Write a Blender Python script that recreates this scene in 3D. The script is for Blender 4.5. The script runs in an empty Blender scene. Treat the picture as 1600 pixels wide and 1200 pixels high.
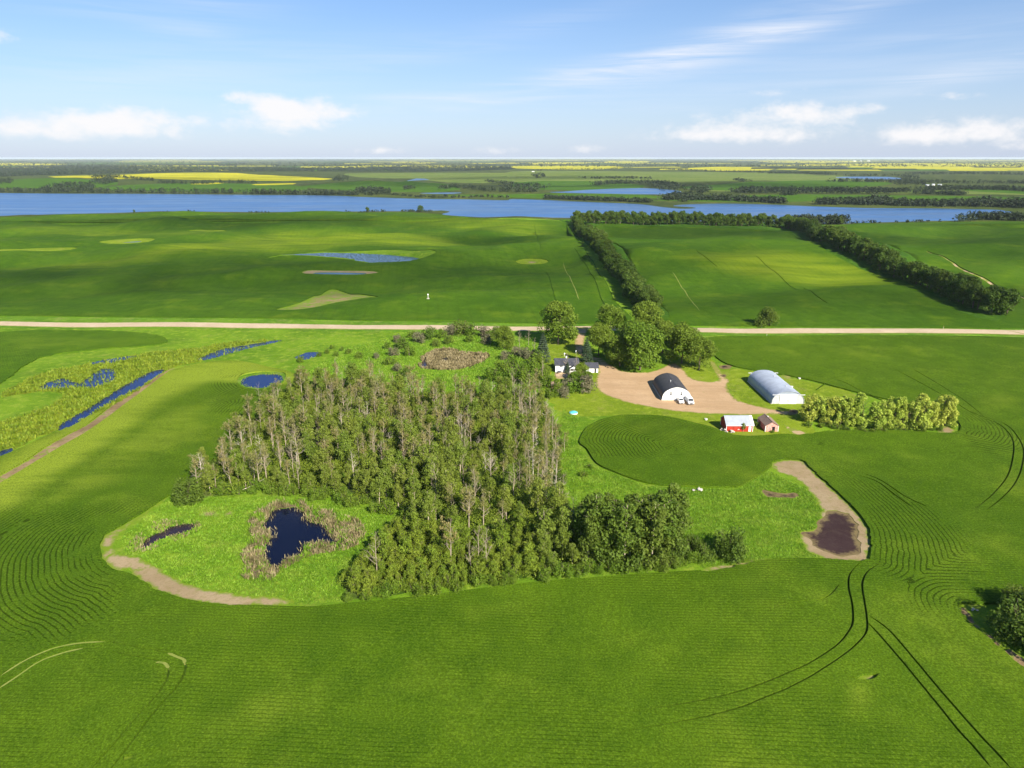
import bpy, math, random
import numpy as np
from mathutils import Vector
from mathutils.geometry import delaunay_2d_cdt

# ------------------------------------------------------------------ camera, world, sun, exposure
SC = bpy.context.scene
COL = SC.collection
H = 100.0
FPX = 1067.0
PITCH = math.atan((600 - 246.0) / FPX)
cam_d = bpy.data.cameras.new("camera"); cam = bpy.data.objects.new("camera", cam_d); COL.objects.link(cam)
cam_d.sensor_width = 36.0; cam_d.lens = 36.0 * FPX / 1600.0
cam_d.clip_start = 1.0; cam_d.clip_end = 200000.0
cam.location = (0, 0, H); cam.rotation_euler = (math.pi / 2 - PITCH, 0, 0)
SC.camera = cam

SUN_EL = math.radians(35); SUN_AZ = math.radians(147)      # clockwise from +Y (view direction)
sd = Vector((math.sin(SUN_AZ) * math.cos(SUN_EL), math.cos(SUN_AZ) * math.cos(SUN_EL), math.sin(SUN_EL)))
sun_d = bpy.data.lights.new("sun", 'SUN'); sun = bpy.data.objects.new("sun", sun_d); COL.objects.link(sun)
sun_d.energy = 4.6; sun_d.angle = math.radians(0.55); sun_d.color = (1.0, 0.93, 0.80)
sun.rotation_euler = (-sd).to_track_quat('-Z', 'Y').to_euler()
sun.location = (200, -100, 300)

SC.view_settings.view_transform = 'Standard'; SC.view_settings.look = 'None'
SC.view_settings.gamma = 1.0; SC.view_settings.use_curve_mapping = False
SC.view_settings.exposure = 1.15
SKY_STRENGTH = 0.062

def px_azel(x, y):
    u = (x - 800) / FPX; v = (600 - y) / FPX
    d = (u, math.cos(PITCH) + v * math.sin(PITCH), -math.sin(PITCH) + v * math.cos(PITCH))
    return math.atan2(d[0], d[1]), math.atan2(d[2], math.hypot(d[0], d[1]))

world = bpy.data.worlds.new("World"); SC.world = world; world.use_nodes = True
def build_world():
    nt = world.node_tree; N = nt.nodes; L = nt.links
    N.clear()
    def n(t, **k):
        o = N.new(t)
        for a, b in k.items(): setattr(o, a, b)
        return o
    def math_(op, a, b=None, c=None, clamp=False):
        m = n('ShaderNodeMath', operation=op); m.use_clamp = clamp
        for i, v in enumerate((a, b, c)):
            if v is None: continue
            if isinstance(v, (int, float)): m.inputs[i].default_value = v
            else: L.new(v, m.inputs[i])
        return m.outputs[0]
    sky = n('ShaderNodeTexSky', sky_type='NISHITA'); sky.sun_disc = False
    sky.sun_elevation = SUN_EL; sky.sun_rotation = SUN_AZ; sky.altitude = 600; sky.air_density = 1.0; sky.dust_density = 0.6; sky.ozone_density = 1.6
    tc = n('ShaderNodeTexCoord')
    sep = n('ShaderNodeSeparateXYZ'); L.new(tc.outputs['Generated'], sep.inputs[0])
    x, y, z = sep.outputs
    az = math_('ARCTAN2', x, y)
    el = math_('ARCSINE', z)
    # a gentle whitening towards the horizon all the way round (thin haze)
    elc = math_('MAXIMUM', el, 0.0)
    hz = math_('MULTIPLY', math_('POWER', 2.718, math_('MULTIPLY', elc, -5.6)), 0.78)
    mixh = n('ShaderNodeMix', data_type='RGBA'); L.new(hz, mixh.inputs['Factor'])
    tint = n('ShaderNodeMix', data_type='RGBA', blend_type='MULTIPLY'); tint.inputs['Factor'].default_value = 1.0; L.new(sky.outputs[0], tint.inputs['A']); tint.inputs['B'].default_value = (.88, .97, 1.12, 1); L.new(tint.outputs['Result'], mixh.inputs['A']); mixh.inputs['B'].default_value = (4.75, 5.3, 6.7, 1)
    hs = n('ShaderNodeHueSaturation'); hs.inputs['Saturation'].default_value = 1.2; hs.inputs['Value'].default_value = 0.96
    L.new(mixh.outputs['Result'], hs.inputs['Color'])
    cur = hs.outputs[0]
    # cumulus
    comb = n('ShaderNodeCombineXYZ'); L.new(az, comb.inputs[0]); L.new(math_('MULTIPLY', el, 1.7), comb.inputs[1])
    def noise(vec, scale, detail, rough=0.55, dist=0.0):
        t = n('ShaderNodeTexNoise'); L.new(vec, t.inputs['Vector']); t.inputs['Scale'].default_value = scale
        t.inputs['Detail'].default_value = detail; t.inputs['Roughness'].default_value = rough; t.inputs['Distortion'].default_value = dist
        return t.outputs[0]
    nz = noise(comb.outputs[0], 34, 7, 0.62, 0.2)
    nbig = noise(comb.outputs[0], 5.5, 2, 0.5)
    def gauss(cx, cy, sx, sy, amp, ang=0.0):
        """a soft blob in (azimuth, elevation); the flat base of a cumulus falls off faster than its top"""
        a0, e0 = px_azel(cx, cy); sx /= FPX; sy /= FPX
        da = math_('SUBTRACT', az, a0); de = math_('SUBTRACT', el, e0)
        if ang:
            c, s = math.cos(ang), math.sin(ang)
            da, de = math_('ADD', math_('MULTIPLY', da, c), math_('MULTIPLY', de, s)), math_('SUBTRACT', math_('MULTIPLY', de, c), math_('MULTIPLY', da, s))
        p = math_('MULTIPLY', da, 1 / sx); q = math_('MULTIPLY', de, 1 / sy)
        r = math_('ADD', math_('MULTIPLY', p, p), math_('MULTIPLY', q, q))
        return math_('MULTIPLY', math_('POWER', 2.718, math_('MULTIPLY', r, -1.0)), amp)
    cums = [(150, 193, 75, 17, 1.0), (230, 186, 70, 13, .85), (20, 193, 45, 13, .7), (120, 208, 150, 9, .5),
            (455, 178, 55, 20, 1.25), (430, 165, 40, 14, .75), (530, 175, 40, 12, .8), (385, 152, 28, 7, .85), (430, 195, 60, 8, .5),
            (1150, 195, 70, 15, 1.0), (1245, 172, 45, 13, 1.0), (1070, 212, 65, 9, .85), (1210, 215, 60, 10, .75), (1350, 172, 32, 8, .8), (1280, 188, 50, 14, .6),
            (1425, 210, 50, 13, 1.05), (1550, 200, 60, 15, .95), (1480, 150, 38, 5, .65), (1500, 214, 80, 8, .5),
            (590, 235, 45, 6, .7), (785, 235, 45, 6, .6), (915, 233, 32, 7, .75), (1590, 230, 30, 6, .6), (0, 57, 24, 9, .6), (1200, 144, 60, 5, .4)]
    S = None
    for c in cums:
        g = gauss(*c); S = g if S is None else math_('ADD', S, g)
    # the same sort of fair-weather cloud elsewhere round the horizon
    band = math_('POWER', 2.718, math_('MULTIPLY', math_('POWER', math_('MULTIPLY', math_('SUBTRACT', el, 0.06), 1 / 0.05), 2.0), -1.0))
    outside = math_('SMOOTH_MIN', math_('MULTIPLY', math_('MAXIMUM', math_('SUBTRACT', math_('ABSOLUTE', az), 0.66), 0.0), 8.0), 1.0, 0.1)
    gen = math_('MULTIPLY', math_('MULTIPLY', band, outside), math_('MULTIPLY', math_('MAXIMUM', math_('SUBTRACT', nbig, 0.42), 0.0), 6.0))
    S = math_('ADD', S, gen)
    dens = math_('ADD', math_('MULTIPLY', S, 1.0), math_('MULTIPLY', math_('SUBTRACT', nz, 0.55), 2.3))
    mr = n('ShaderNodeMapRange', interpolation_type='SMOOTHSTEP'); L.new(dens, mr.inputs[0])
    mr.inputs[1].default_value = 0.05; mr.inputs[2].default_value = 1.4
    fade = math_('MINIMUM', math_('MULTIPLY', S, 3.0), 1.0)
    cm = math_('MULTIPLY', math_('MULTIPLY', mr.outputs[0], fade), 0.95)
    mixc = n('ShaderNodeMix', data_type='RGBA'); L.new(cm, mixc.inputs['Factor']); L.new(cur, mixc.inputs['A'])
    mixc.inputs['B'].default_value = (7.2, 7.1, 7.2, 1)
    cur = mixc.outputs['Result']
    # cirrus
    mp = n('ShaderNodeMapping'); L.new(comb.outputs[0], mp.inputs[0]); mp.inputs['Rotation'].default_value = (0, 0, -0.24); mp.inputs['Scale'].default_value = (1.6, 17, 1)
    nc = noise(mp.outputs[0], 2.6, 6, 0.6, 0.5)
    cirs = [(930, 112, 190, 15, .85, .17), (1090, 78, 170, 20, .65, .28), (1290, 30, 210, 16, .5, .28), (690, 162, 90, 12, .6, .06), (820, 155, 60, 4, .4, .1),
            (1510, 115, 120, 12, .75, .15), (260, 12, 140, 14, .35, .05), (290, 48, 60, 9, .35, 0), (1180, 60, 90, 10, .35, .12), (420, 85, 260, 22, .28, .05), (1400, 70, 220, 18, .3, .1), (760, 60, 200, 16, .22, .2), (1250, 130, 260, 14, .3, .08), (300, 120, 200, 14, .25, .0), (600, 152, 60, 5, .3, .05), (1060, 172, 60, 5, .3, .0), (150, 140, 160, 20, .2, .0)]
    Cs = None
    for c in cirs:
        g = gauss(*c); Cs = g if Cs is None else math_('ADD', Cs, g)
    up = math_('MULTIPLY', math_('MAXIMUM', math_('SUBTRACT', nbig, 0.5), 0.0), 1.6)
    hi = n('ShaderNodeMapRange', interpolation_type='SMOOTHSTEP'); L.new(el, hi.inputs[0]); hi.inputs[1].default_value = 0.18; hi.inputs[2].default_value = 0.4
    Cs = math_('ADD', Cs, math_('MULTIPLY', up, hi.outputs[0]))
    mr2 = n('ShaderNodeMapRange', interpolation_type='SMOOTHSTEP'); L.new(nc, mr2.inputs[0]); mr2.inputs[1].default_value = 0.25; mr2.inputs[2].default_value = 0.75
    cc = math_('MULTIPLY', math_('MULTIPLY', Cs, mr2.outputs[0]), 0.85, clamp=True)
    mixs = n('ShaderNodeMix', data_type='RGBA'); L.new(cc, mixs.inputs['Factor']); L.new(cur, mixs.inputs['A'])
    mixs.inputs['B'].default_value = (6.2, 6.6, 7.4, 1)
    bg = n('ShaderNodeBackground'); L.new(mixs.outputs['Result'], bg.inputs[0]); bg.inputs[1].default_value = SKY_STRENGTH
    out = n('ShaderNodeOutputWorld'); L.new(bg.outputs[0], out.inputs[0])
build_world()

SC.cycles.use_denoising = True
SC.cycles.max_bounces = 6; SC.cycles.diffuse_bounces = 3; SC.cycles.glossy_bounces = 3
SC.cycles.transmission_bounces = 4; SC.cycles.transparent_max_bounces = 14; SC.cycles.volume_bounces = 1
SC.cycles.sample_clamp_indirect = 6.0

RNG = np.random.default_rng(7)
random.seed(7)

# ------------------------------------------------------------------ pixel <-> ground, terrain height
def P(s, x0=0.0, y0=0.0, k=1.0):
    return np.array([[x0 + float(a.split(',')[0]) / k, y0 + float(a.split(',')[1]) / k] for a in s.split()])

def dirs(px):
    px = np.asarray(px, float)
    u = (px[:, 0] - 800) / FPX; v = (600 - px[:, 1]) / FPX
    return np.stack([u, math.cos(PITCH) + v * math.sin(PITCH), -math.sin(PITCH) + v * math.cos(PITCH)], 1)

def to_plane(px, z=0.0):
    d = dirs(px); t = (H - z) / np.maximum(-d[:, 2], 1e-4)
    return d[:, :2] * t[:, None]

def sstep(a, b, x):
    t = np.clip((x - a) / (b - a), 0, 1); return t * t * (3 - 2 * t)

def seg_dist(x, y, poly, closed=True):
    """distance of points to a polyline"""
    x = np.asarray(x, float); y = np.asarray(y, float)
    q = np.asarray(poly); n = len(q); best = np.full(x.shape, 1e18)
    for i in range(n if closed else n - 1):
        a = q[i]; b = q[(i + 1) % n]; d = b - a; l2 = d @ d + 1e-12
        t = np.clip(((x - a[0]) * d[0] + (y - a[1]) * d[1]) / l2, 0, 1)
        best = np.minimum(best, (x - a[0] - t * d[0]) ** 2 + (y - a[1] - t * d[1]) ** 2)
    return np.sqrt(best)

def inside(x, y, poly):
    x = np.asarray(x, float); y = np.asarray(y, float); q = np.asarray(poly)
    r = np.zeros(x.shape, bool)
    m = (x >= q[:, 0].min()) & (x <= q[:, 0].max()) & (y >= q[:, 1].min()) & (y <= q[:, 1].max())
    xs, ys = x[m], y[m]; c = np.zeros(xs.shape, bool)
    n = len(q)
    for i in range(n):
        a = q[i]; b = q[i - 1]
        if a[1] == b[1]: continue
        k = ((a[1] > ys) != (b[1] > ys)) & (xs < (b[0] - a[0]) * (ys - a[1]) / (b[1] - a[1]) + a[0])
        c ^= k
    r[m] = c
    return r

def catmull(q, sub, closed=True):
    q = np.asarray(q, float); n = len(q); out = []
    for i in range(n if closed else n - 1):
        p1, p2 = q[i], q[(i + 1) % n]
        p0 = q[(i - 1) % n] if (closed or i > 0) else p1
        p3 = q[(i + 2) % n] if (closed or i + 2 < n) else p2
        for k in range(sub):
            t = k / sub
            out.append(0.5 * (2 * p1 + (p2 - p0) * t + (2 * p0 - 5 * p1 + 4 * p2 - p3) * t * t + (3 * p1 - p0 - 3 * p2 + p3) * t ** 3))
    if not closed: out.append(q[-1])
    return np.array(out)

_r = np.random.default_rng(21)
_WAVES = {}
def fbm(x, y, lam, seed=0, octs=5):
    k = (lam, seed)
    if k not in _WAVES:
        r = np.random.default_rng(1000 + seed)
        a = r.uniform(0, 2 * math.pi, octs * 3); l = lam * np.repeat(0.62 ** np.arange(octs), 3) * r.uniform(.8, 1.25, octs * 3)
        _WAVES[k] = (np.cos(a) / l * 2 * math.pi, np.sin(a) / l * 2 * math.pi, r.uniform(0, 6.28, octs * 3), np.repeat(0.55 ** np.arange(octs), 3))
    kx, ky, ph, am = _WAVES[k]
    s = 0.0
    for i in range(len(kx)): s = s + am[i] * np.sin(kx[i] * x + ky[i] * y + ph[i])
    return s / am.sum() * 2.0

LAKE_Z = -12.0
lake_px = P("-400,344 -150,341 0,337.5 75,335 175,333 250,330 350,331 400,331.5 500,331 600,330 660,330 690,329 703,331 690,335 720,338 750,339.5 800,340.5 887,342.5 1000,344 1150,347 1240,350 1322,349 1375,347.5 1440,345.5 1500,344.5 1530,341 1562,336 1584,331.5 1570,329.5 1550,327.5 1450,325.7 1350,325 1275,322.5 1200,319.5 1125,318.3 1070,319.5 1052,322 1085,324.2 1083,325.6 1062,326 1030,323 1000,319 925,316 850,312.5 800,311 790,313 730,311.5 650,310.5 575,308 500,305.2 400,304.5 250,303 75,302.5 0,301.5 -150,300 -400,299")
LAKE = to_plane(lake_px, LAKE_Z)
LAKE_C = LAKE
HILLS = [(300, 282, 16, 620, 500), (600, 288, 20, 210, 170), (110, 285, 9, 260, 250), (900, 272, 14, 600, 450), (1150, 288, 8, 400, 220), (1500, 300, 5, 300, 150)]
_hx = [(to_plane([[a, b]], 0)[0], c, d, e) for a, b, c, d, e in HILLS]
FLATS = []          # (polygon, z) ponds level the ground round them

def h0(x, y):
    x = np.asarray(x, float); y = np.asarray(y, float); r = np.hypot(x, y)
    near = 0.7 * fbm(x, y, 150, 1)
    m = sstep(425, 560, y)
    mid = 7.0 * fbm(x * 0.8, y, 330, 2) + 1.6 * fbm(x * .6, y, 130, 3)
    lw = sstep(90, 20, x)
    mid = mid * (1 + 0.25 * lw)
    rdy = y - 735 - 0.10 * (x - 200)
    ridge = 13.0 * np.exp(-(rdy / np.where(rdy < 0, 110, 52)) ** 2) * sstep(40, 130, x) * (1 - 0.75 * sstep(330, 460, x))
    ridge2 = 6 * np.exp(-((y - 1150) / 120) ** 2) * np.exp(-((x + 150) / 500) ** 2)
    ridge3 = 4 * np.exp(-((y - 700) / 70) ** 2) * np.exp(-((x - 560) / 150) ** 2)
    far = sstep(1800, 3000, r) * (6 * fbm(x, y, 1900, 4))
    z = near * (1 - m * 0.5) + (mid + ridge + ridge2 + ridge3) * m * (1 - sstep(1700, 2400, r)) + far - 3.0 * sstep(2200, 3000, r)
    for c, a, sx, sy in _hx:
        z = z + a * np.exp(-((x - c[0]) / sx) ** 2 - ((y - c[1]) / sy) ** 2)
    return z

def h1(x, y):
    z = h0(x, y)
    sh = np.shape(z); x = np.broadcast_to(np.asarray(x, float), sh); y = np.broadcast_to(np.asarray(y, float), sh)
    zz = np.atleast_1d(z).copy(); xs = np.atleast_1d(x); ys = np.atleast_1d(y)
    m = (ys > 850) & (ys < 3200)
    if m.any():
        d = seg_dist(xs[m], ys[m], LAKE); ins = inside(xs[m], ys[m], LAKE)
        w = np.where(ins, 0, sstep(0, 260, d))
        zz[m] = LAKE_Z + 0.3 * (~ins) + (zz[m] - LAKE_Z) * w
    return zz.reshape(sh)

def hh(x, y):
    z = h1(x, y)
    if not FLATS: return z
    sh = np.shape(z); zz = np.atleast_1d(z).copy()
    xs = np.broadcast_to(np.asarray(x, float), zz.shape); ys = np.broadcast_to(np.asarray(y, float), zz.shape)
    for q, zc, w in FLATS:
        m = (xs > q[:, 0].min() - w) & (xs < q[:, 0].max() + w) & (ys > q[:, 1].min() - w) & (ys < q[:, 1].max() + w)
        if not m.any(): continue
        d = np.where(inside(xs[m], ys[m], q), 0, seg_dist(xs[m], ys[m], q))
        k = 1 - sstep(0, w, d)
        zz[m] = zz[m] * (1 - k) + zc * k
    return zz.reshape(sh)

def ground(px, f=None):
    """where the view ray through a photo pixel meets the terrain: the real place of a thing"""
    f = f or hh
    px = np.atleast_2d(np.asarray(px, float)).copy(); px[:, 1] = np.maximum(px[:, 1], 247.6)
    d = dirs(px); d = d / np.hypot(d[:, 0], d[:, 1])[:, None]
    R = 60 * np.exp(np.arange(0, 670) * 0.0101)
    lo = np.full(len(px), R[0]); hi = np.full(len(px), R[-1]); done = np.zeros(len(px), bool)
    X = d[:, 0][:, None] * R; Y = d[:, 1][:, None] * R; Z = H + d[:, 2][:, None] * R
    below = Z < f(X, Y)
    i = np.argmax(below, 1); ok = below.any(1)
    i = np.where(ok, i, len(R) - 1)
    lo = R[np.maximum(i - 1, 0)]; hi = R[i]
    for _ in range(12):
        mid = (lo + hi) / 2
        b = H + d[:, 2] * mid < f(d[:, 0] * mid, d[:, 1] * mid)
        hi = np.where(b, mid, hi); lo = np.where(b, lo, mid)
    t = (lo + hi) / 2
    return np.stack([d[:, 0] * t, d[:, 1] * t], 1)

def to_px(x, y, z=0.0):
    c, s = math.cos(PITCH), math.sin(PITCH)
    f = y * c - (z - H) * s; v = y * s + (z - H) * c
    return 800 + FPX * x / f, 600 - FPX * v / f

# ------------------------------------------------------------------ node materials
def new_mat(name):
    m = bpy.data.materials.new(name); m.use_nodes = True; m.node_tree.nodes.clear(); return m

class NT:
    def __init__(s, name):
        s.m = new_mat(name); s.nt = s.m.node_tree; s.N = s.nt.nodes; s.L = s.nt.links
    def n(s, t, **k):
        o = s.N.new(t)
        for a, b in k.items(): setattr(o, a, b)
        return o
    def put(s, sock, v):
        if isinstance(v, (int, float)): sock.default_value = v
        elif isinstance(v, (tuple, list)): sock.default_value = tuple(v) + ((1,) if len(v) == 3 and sock.type == 'RGBA' else ())
        else: s.L.new(v, sock)
    def pos(s): return s.n('ShaderNodeNewGeometry').outputs['Position']
    def obj(s): return s.n('ShaderNodeTexCoord').outputs['Object']
    def rnd(s): return s.n('ShaderNodeObjectInfo').outputs['Random']
    def attr(s, a): return s.n('ShaderNodeAttribute', attribute_name=a).outputs['Fac']
    def noise(s, scale, detail=4, rough=.55, vec=None, dist=0.0):
        t = s.n('ShaderNodeTexNoise'); s.L.new(vec or s.pos(), t.inputs['Vector'])
        t.inputs['Scale'].default_value = scale; t.inputs['Detail'].default_value = detail; t.inputs['Roughness'].default_value = rough; t.inputs['Distortion'].default_value = dist
        return t.outputs[0]
    def map(s, v, a, b, c=0.0, d=1.0, smooth=True):
        m = s.n('ShaderNodeMapRange', interpolation_type='SMOOTHSTEP' if smooth else 'LINEAR'); s.put(m.inputs[0], v)
        for i, q in enumerate((a, b, c, d)): m.inputs[i + 1].default_value = q
        return m.outputs[0]
    def math(s, op, a, b=None, c=None):
        m = s.n('ShaderNodeMath', operation=op)
        for i, v in enumerate((a, b, c)):
            if v is not None: s.put(m.inputs[i], v)
        return m.outputs[0]
    def mix(s, f, a, b, blend='MIX'):
        m = s.n('ShaderNodeMix', data_type='RGBA', blend_type=blend); s.put(m.inputs['Factor'], f); s.put(m.inputs['A'], a); s.put(m.inputs['B'], b)
        return m.outputs['Result']
    def scaled(s, sx, sy, sz, vec=None, rot=0.0):
        m = s.n('ShaderNodeMapping'); s.L.new(vec or s.pos(), m.inputs[0]); m.inputs['Scale'].default_value = (sx, sy, sz); m.inputs['Rotation'].default_value = (0, 0, rot)
        return m.outputs[0]
    def finish(s, color, rough=.9, bump=None, bdist=.1, bstr=1.0, spec=.2, metal=0.0, transl=0.0, normal=None):
        b = s.n('ShaderNodeBsdfPrincipled'); s.put(b.inputs['Base Color'], color); s.put(b.inputs['Roughness'], rough)
        s.put(b.inputs['Specular IOR Level'], spec); s.put(b.inputs['Metallic'], metal)
        if bump is not None:
            bp = s.n('ShaderNodeBump'); s.put(bp.inputs['Height'], bump); bp.inputs['Distance'].default_value = bdist; bp.inputs['Strength'].default_value = bstr
            s.L.new(bp.outputs[0], b.inputs['Normal'])
        o = s.n('ShaderNodeOutputMaterial'); sh = b.outputs[0]
        if transl > 0:
            t = s.n('ShaderNodeBsdfTranslucent'); s.put(t.inputs[0], color)
            mx = s.n('ShaderNodeMixShader'); mx.inputs[0].default_value = transl; s.L.new(b.outputs[0], mx.inputs[1]); s.L.new(t.outputs[0], mx.inputs[2]); sh = mx.outputs[0]
        s.L.new(sh, o.inputs[0])
        return s.m

def simple(name, col, rough=.6, var=.15, scale=1.5, spec=.3, metal=0.0, bump=0.0):
    t = NT(name); nz = t.noise(scale, 5, .6, t.obj())
    c = t.mix(t.map(nz, .3, .7), tuple(k * (1 - var) for k in col), tuple(min(1, k * (1 + var)) for k in col))
    return t.finish(c, rough, nz if bump else None, bump or .01, .5, spec, metal)

def crop_mat(name, deep, lush, pale, rowdir=0.0, rowamp=.5, straight=1.0, grain=1.0, period=1.0):
    """a standing crop: plants in rows, thinner and yellower where attribute 'thin' says"""
    t = NT(name)
    big = t.noise(.009, 4, .6); med = t.noise(.11, 4, .6); fin = t.noise(2.3, 3, .75)
    streak = t.noise(1.0, 4, .6, t.scaled(.014, .09, .05, rot=rowdir))
    thin = t.math('ADD', t.attr('thin'), t.math('MULTIPLY', t.math('SUBTRACT', streak, .5), t.math('MULTIPLY', t.attr('thin'), 2.2)))
    c = t.mix(t.map(t.math('ADD', t.math('MULTIPLY', big, .55), t.math('MULTIPLY', med, .45)), .36, .64), deep, lush)
    c = t.mix(t.math('MULTIPLY', t.map(t.noise(.035, 5, .6), .5, .75), .35), c, pale)
    c = t.mix(t.map(thin, .1, .9), c, pale)
    # rows (gaps between the drilled rows show soil and stems)
    wob = t.math('MULTIPLY', t.math('SUBTRACT', t.noise(.2, 4, .6), .5), .4)
    r1 = t.math('SINE', t.math('MULTIPLY', t.math('ADD', t.attr('row'), wob), 2 * math.pi / 1.3))
    sp = t.n('ShaderNodeSeparateXYZ'); t.L.new(t.scaled(1, 1, 1, rot=rowdir), sp.inputs[0])
    r2 = t.math('SINE', t.math('MULTIPLY', t.math('ADD', sp.outputs[1], t.math('MULTIPLY', wob, .5)), 2 * math.pi / period))
    w = t.attr('roww')
    rmask = t.map(t.noise(.03, 3, .6), .30, .58, .35, 1.0)
    row = t.math('ADD', t.math('MULTIPLY', t.math('MULTIPLY', r1, w), t.map(t.noise(.05, 3, .6), .30, .50)), t.math('MULTIPLY', t.math('MULTIPLY', t.math('SUBTRACT', r2, 0.0), t.math('SUBTRACT', 1.0, w)), t.math('MULTIPLY', rmask, .65 * straight)))
    gap = t.map(row, -.25, -.95, 0, rowamp)
    c = t.mix(gap, c, tuple(k * .28 for k in deep))
    c = t.mix(t.math('MULTIPLY', t.map(fin, .56, .36), .5 * grain), c, tuple(k * .30 for k in deep))
    c = t.mix(t.math('MULTIPLY', t.map(fin, .54, .70), .35 * grain), c, pale)
    hgt = t.math('ADD', t.math('MULTIPLY', fin, 1.0), t.math('MULTIPLY', row, .05))
    return t.finish(c, .9, hgt, .28, .6, .02)

def grass_mat(name, dark, mid, light, tan=None, tanamt=0.0, scale=1.0):
    t = NT(name)
    big = t.noise(.03 * scale, 5, .6); med = t.noise(.25 * scale, 5, .65); fin = t.noise(1.6, 4, .75)
    c = t.mix(t.map(big, .35, .66), dark, mid)
    c = t.mix(t.map(med, .46, .72), c, light)
    if tan: c = t.mix(t.math('MULTIPLY', t.map(t.noise(.09, 6, .7), .56 - tanamt * .25, .7), min(1, tanamt * 1.6)), c, tan)
    c = t.mix(t.math('MULTIPLY', t.map(fin, .5, .33), .55), c, tuple(k * .45 for k in dark))
    return t.finish(c, .9, t.math('ADD', fin, t.math('MULTIPLY', med, 1.5)), .45, .8, .02)

def soil_mat(name, a, b, c2, green=None, gamt=0.0, bump=.25, rough=.95, fringe=None, fw=3.0, ruts=0.0):
    t = NT(name)
    c = t.mix(t.map(t.noise(.06, 5, .6), .35, .65), a, b)
    c = t.mix(t.math('MULTIPLY', t.map(t.noise(.5, 6, .7), .48, .7), .7), c, c2)
    if green: c = t.mix(t.map(t.noise(.13, 6, .72, dist=.4), .66 - gamt * .3, .74 - gamt * .2), c, green)
    fin = t.noise(2.2, 5, .75)
    c = t.mix(t.math('MULTIPLY', t.map(fin, .5, .3), .45), c, tuple(k * .5 for k in a))
    if ruts:
        rt = t.noise(1.0, 5, .65, t.scaled(.03, .22, .1, rot=.5), 1.2)
        c = t.mix(t.math('MULTIPLY', t.map(rt, .42, .62), ruts), c, tuple(k * .72 for k in a)); c = t.mix(t.math('MULTIPLY', t.map(t.noise(.035, 4, .6), .5, .7), ruts), c, tuple(min(1, k * 1.18) for k in b))
    if fringe:
        e = t.math('ADD', t.attr('edge'), t.math('MULTIPLY', t.math('SUBTRACT', t.noise(.42, 6, .7), .5), fw * 2.6))
        c = t.mix(t.map(e, fw * .9, fw * .05), c, fringe)
    return t.finish(c, rough, fin, bump, .7, .03)

def water_mat(name, col, rough, bump_scale, bump_d, spec=.5, weed=None, streaks=0.0, mottled=0.0, weedcol=(.02, .02, .025), sx=1, sy=1):
    t = NT(name)
    v = t.scaled(sx, sy, 1)
    nz = t.noise(bump_scale, 3, .6, v)
    c = t.mix(t.map(t.noise(.02, 3), .35, .65), col, tuple(k * 1.25 for k in col))
    r = rough
    if streaks:
        sk = t.map(t.noise(1.0, 5, .6, t.scaled(.0022, .016, .01, rot=.12), .8), .40, .66)
        c = t.mix(t.math('MULTIPLY', sk, streaks), c, tuple(k * 2.0 for k in col)); r = t.math('ADD', rough, t.math('MULTIPLY', sk, .18))
    if mottled:
        mk = t.map(t.noise(.55, 6, .75, t.scaled(1, .55, 1)), .62 - mottled * .22, .68 - mottled * .2)
        c = t.mix(mk, c, weedcol); r = t.math('ADD', t.math('MULTIPLY', mk, .6), rough)
    return t.finish(c, r, nz, bump_d, 1.0, spec)

def leaf_mat(name, dark, mid, light, transl=.34, var=.5):
    t = NT(name)
    s = t.attr('shade')
    c = t.mix(t.map(s, 0, .55, smooth=False), dark, mid); c = t.mix(t.map(s, .5, 1.0, smooth=False), c, light)
    c = t.mix(t.math('MULTIPLY', t.rnd(), var), c, tuple(k * q for k, q in zip(mid, (1.55, 1.12, 1.6))))
    hs = t.n('ShaderNodeHueSaturation'); t.put(hs.inputs['Value'], t.map(t.noise(.9, 1, .5, t.scaled(1, 1, 1)), .3, .7, .8, 1.2)); t.L.new(c, hs.inputs['Color'])
    return t.finish(hs.outputs[0], .55, None, transl=transl, spec=.18)

M = {}
M['crop_near'] = crop_mat('crop_near', (.049, .102, .0050), (.080, .142, .007), (.200, .265, .022), 0.05, .8)
M['crop_inner'] = crop_mat('crop_inner', (.040, .115, .006), (.060, .145, .007), (.11, .20, .012), 0.4, .55)
M['crop_left'] = crop_mat('crop_left', (.046, .105, .006), (.078, .148, .008), (.19, .26, .02), 0.9, .45)
M['crop_mid'] = crop_mat('crop_mid', (.036, .090, .005), (.064, .130, .007), (.165, .225, .012), 1.45, .4, .8, .8, 7.0)
M['crop_far'] = crop_mat('crop_far', (.040, .10, .007), (.062, .13, .008), (.11, .17, .012), 0.2, .1, 0, .3)
M['meadow'] = grass_mat('meadow', (.085, .175, .010), (.150, .255, .016), (.215, .30, .028), (.25, .25, .06), .2)
M['lawn'] = grass_mat('lawn', (.130, .195, .012), (.180, .245, .016), (.23, .29, .028), (.27, .24, .08), .22)
M['verge'] = grass_mat('verge', (.075, .17, .012), (.12, .23, .016), (.17, .27, .03), (.24, .24, .08), .3)
M['marsh'] = grass_mat('marsh', (.10, .15, .012), (.17, .225, .016), (.22, .25, .02), (.19, .17, .02), .35, 2.0)
M['weedy'] = soil_mat('weedy', (.20, .17, .07), (.24, .19, .09), (.17, .11, .06), (.13, .21, .018), .75, bump=.3, fringe=(.13, .21, .015), fw=9)
M['farland'] = grass_mat('farland', (.038, .058, .014), (.060, .085, .018), (.10, .115, .028), (.13, .12, .05), .3, .06)
M['pasture'] = grass_mat('pasture', (.085, .145, .02), (.13, .18, .03), (.17, .20, .05), (.20, .18, .08), .4, .12)
M['road'] = soil_mat('road', (.44, .34, .225), (.50, .39, .27), (.39, .295, .185), bump=.06, fringe=(.22, .21, .07), fw=1.0)
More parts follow.
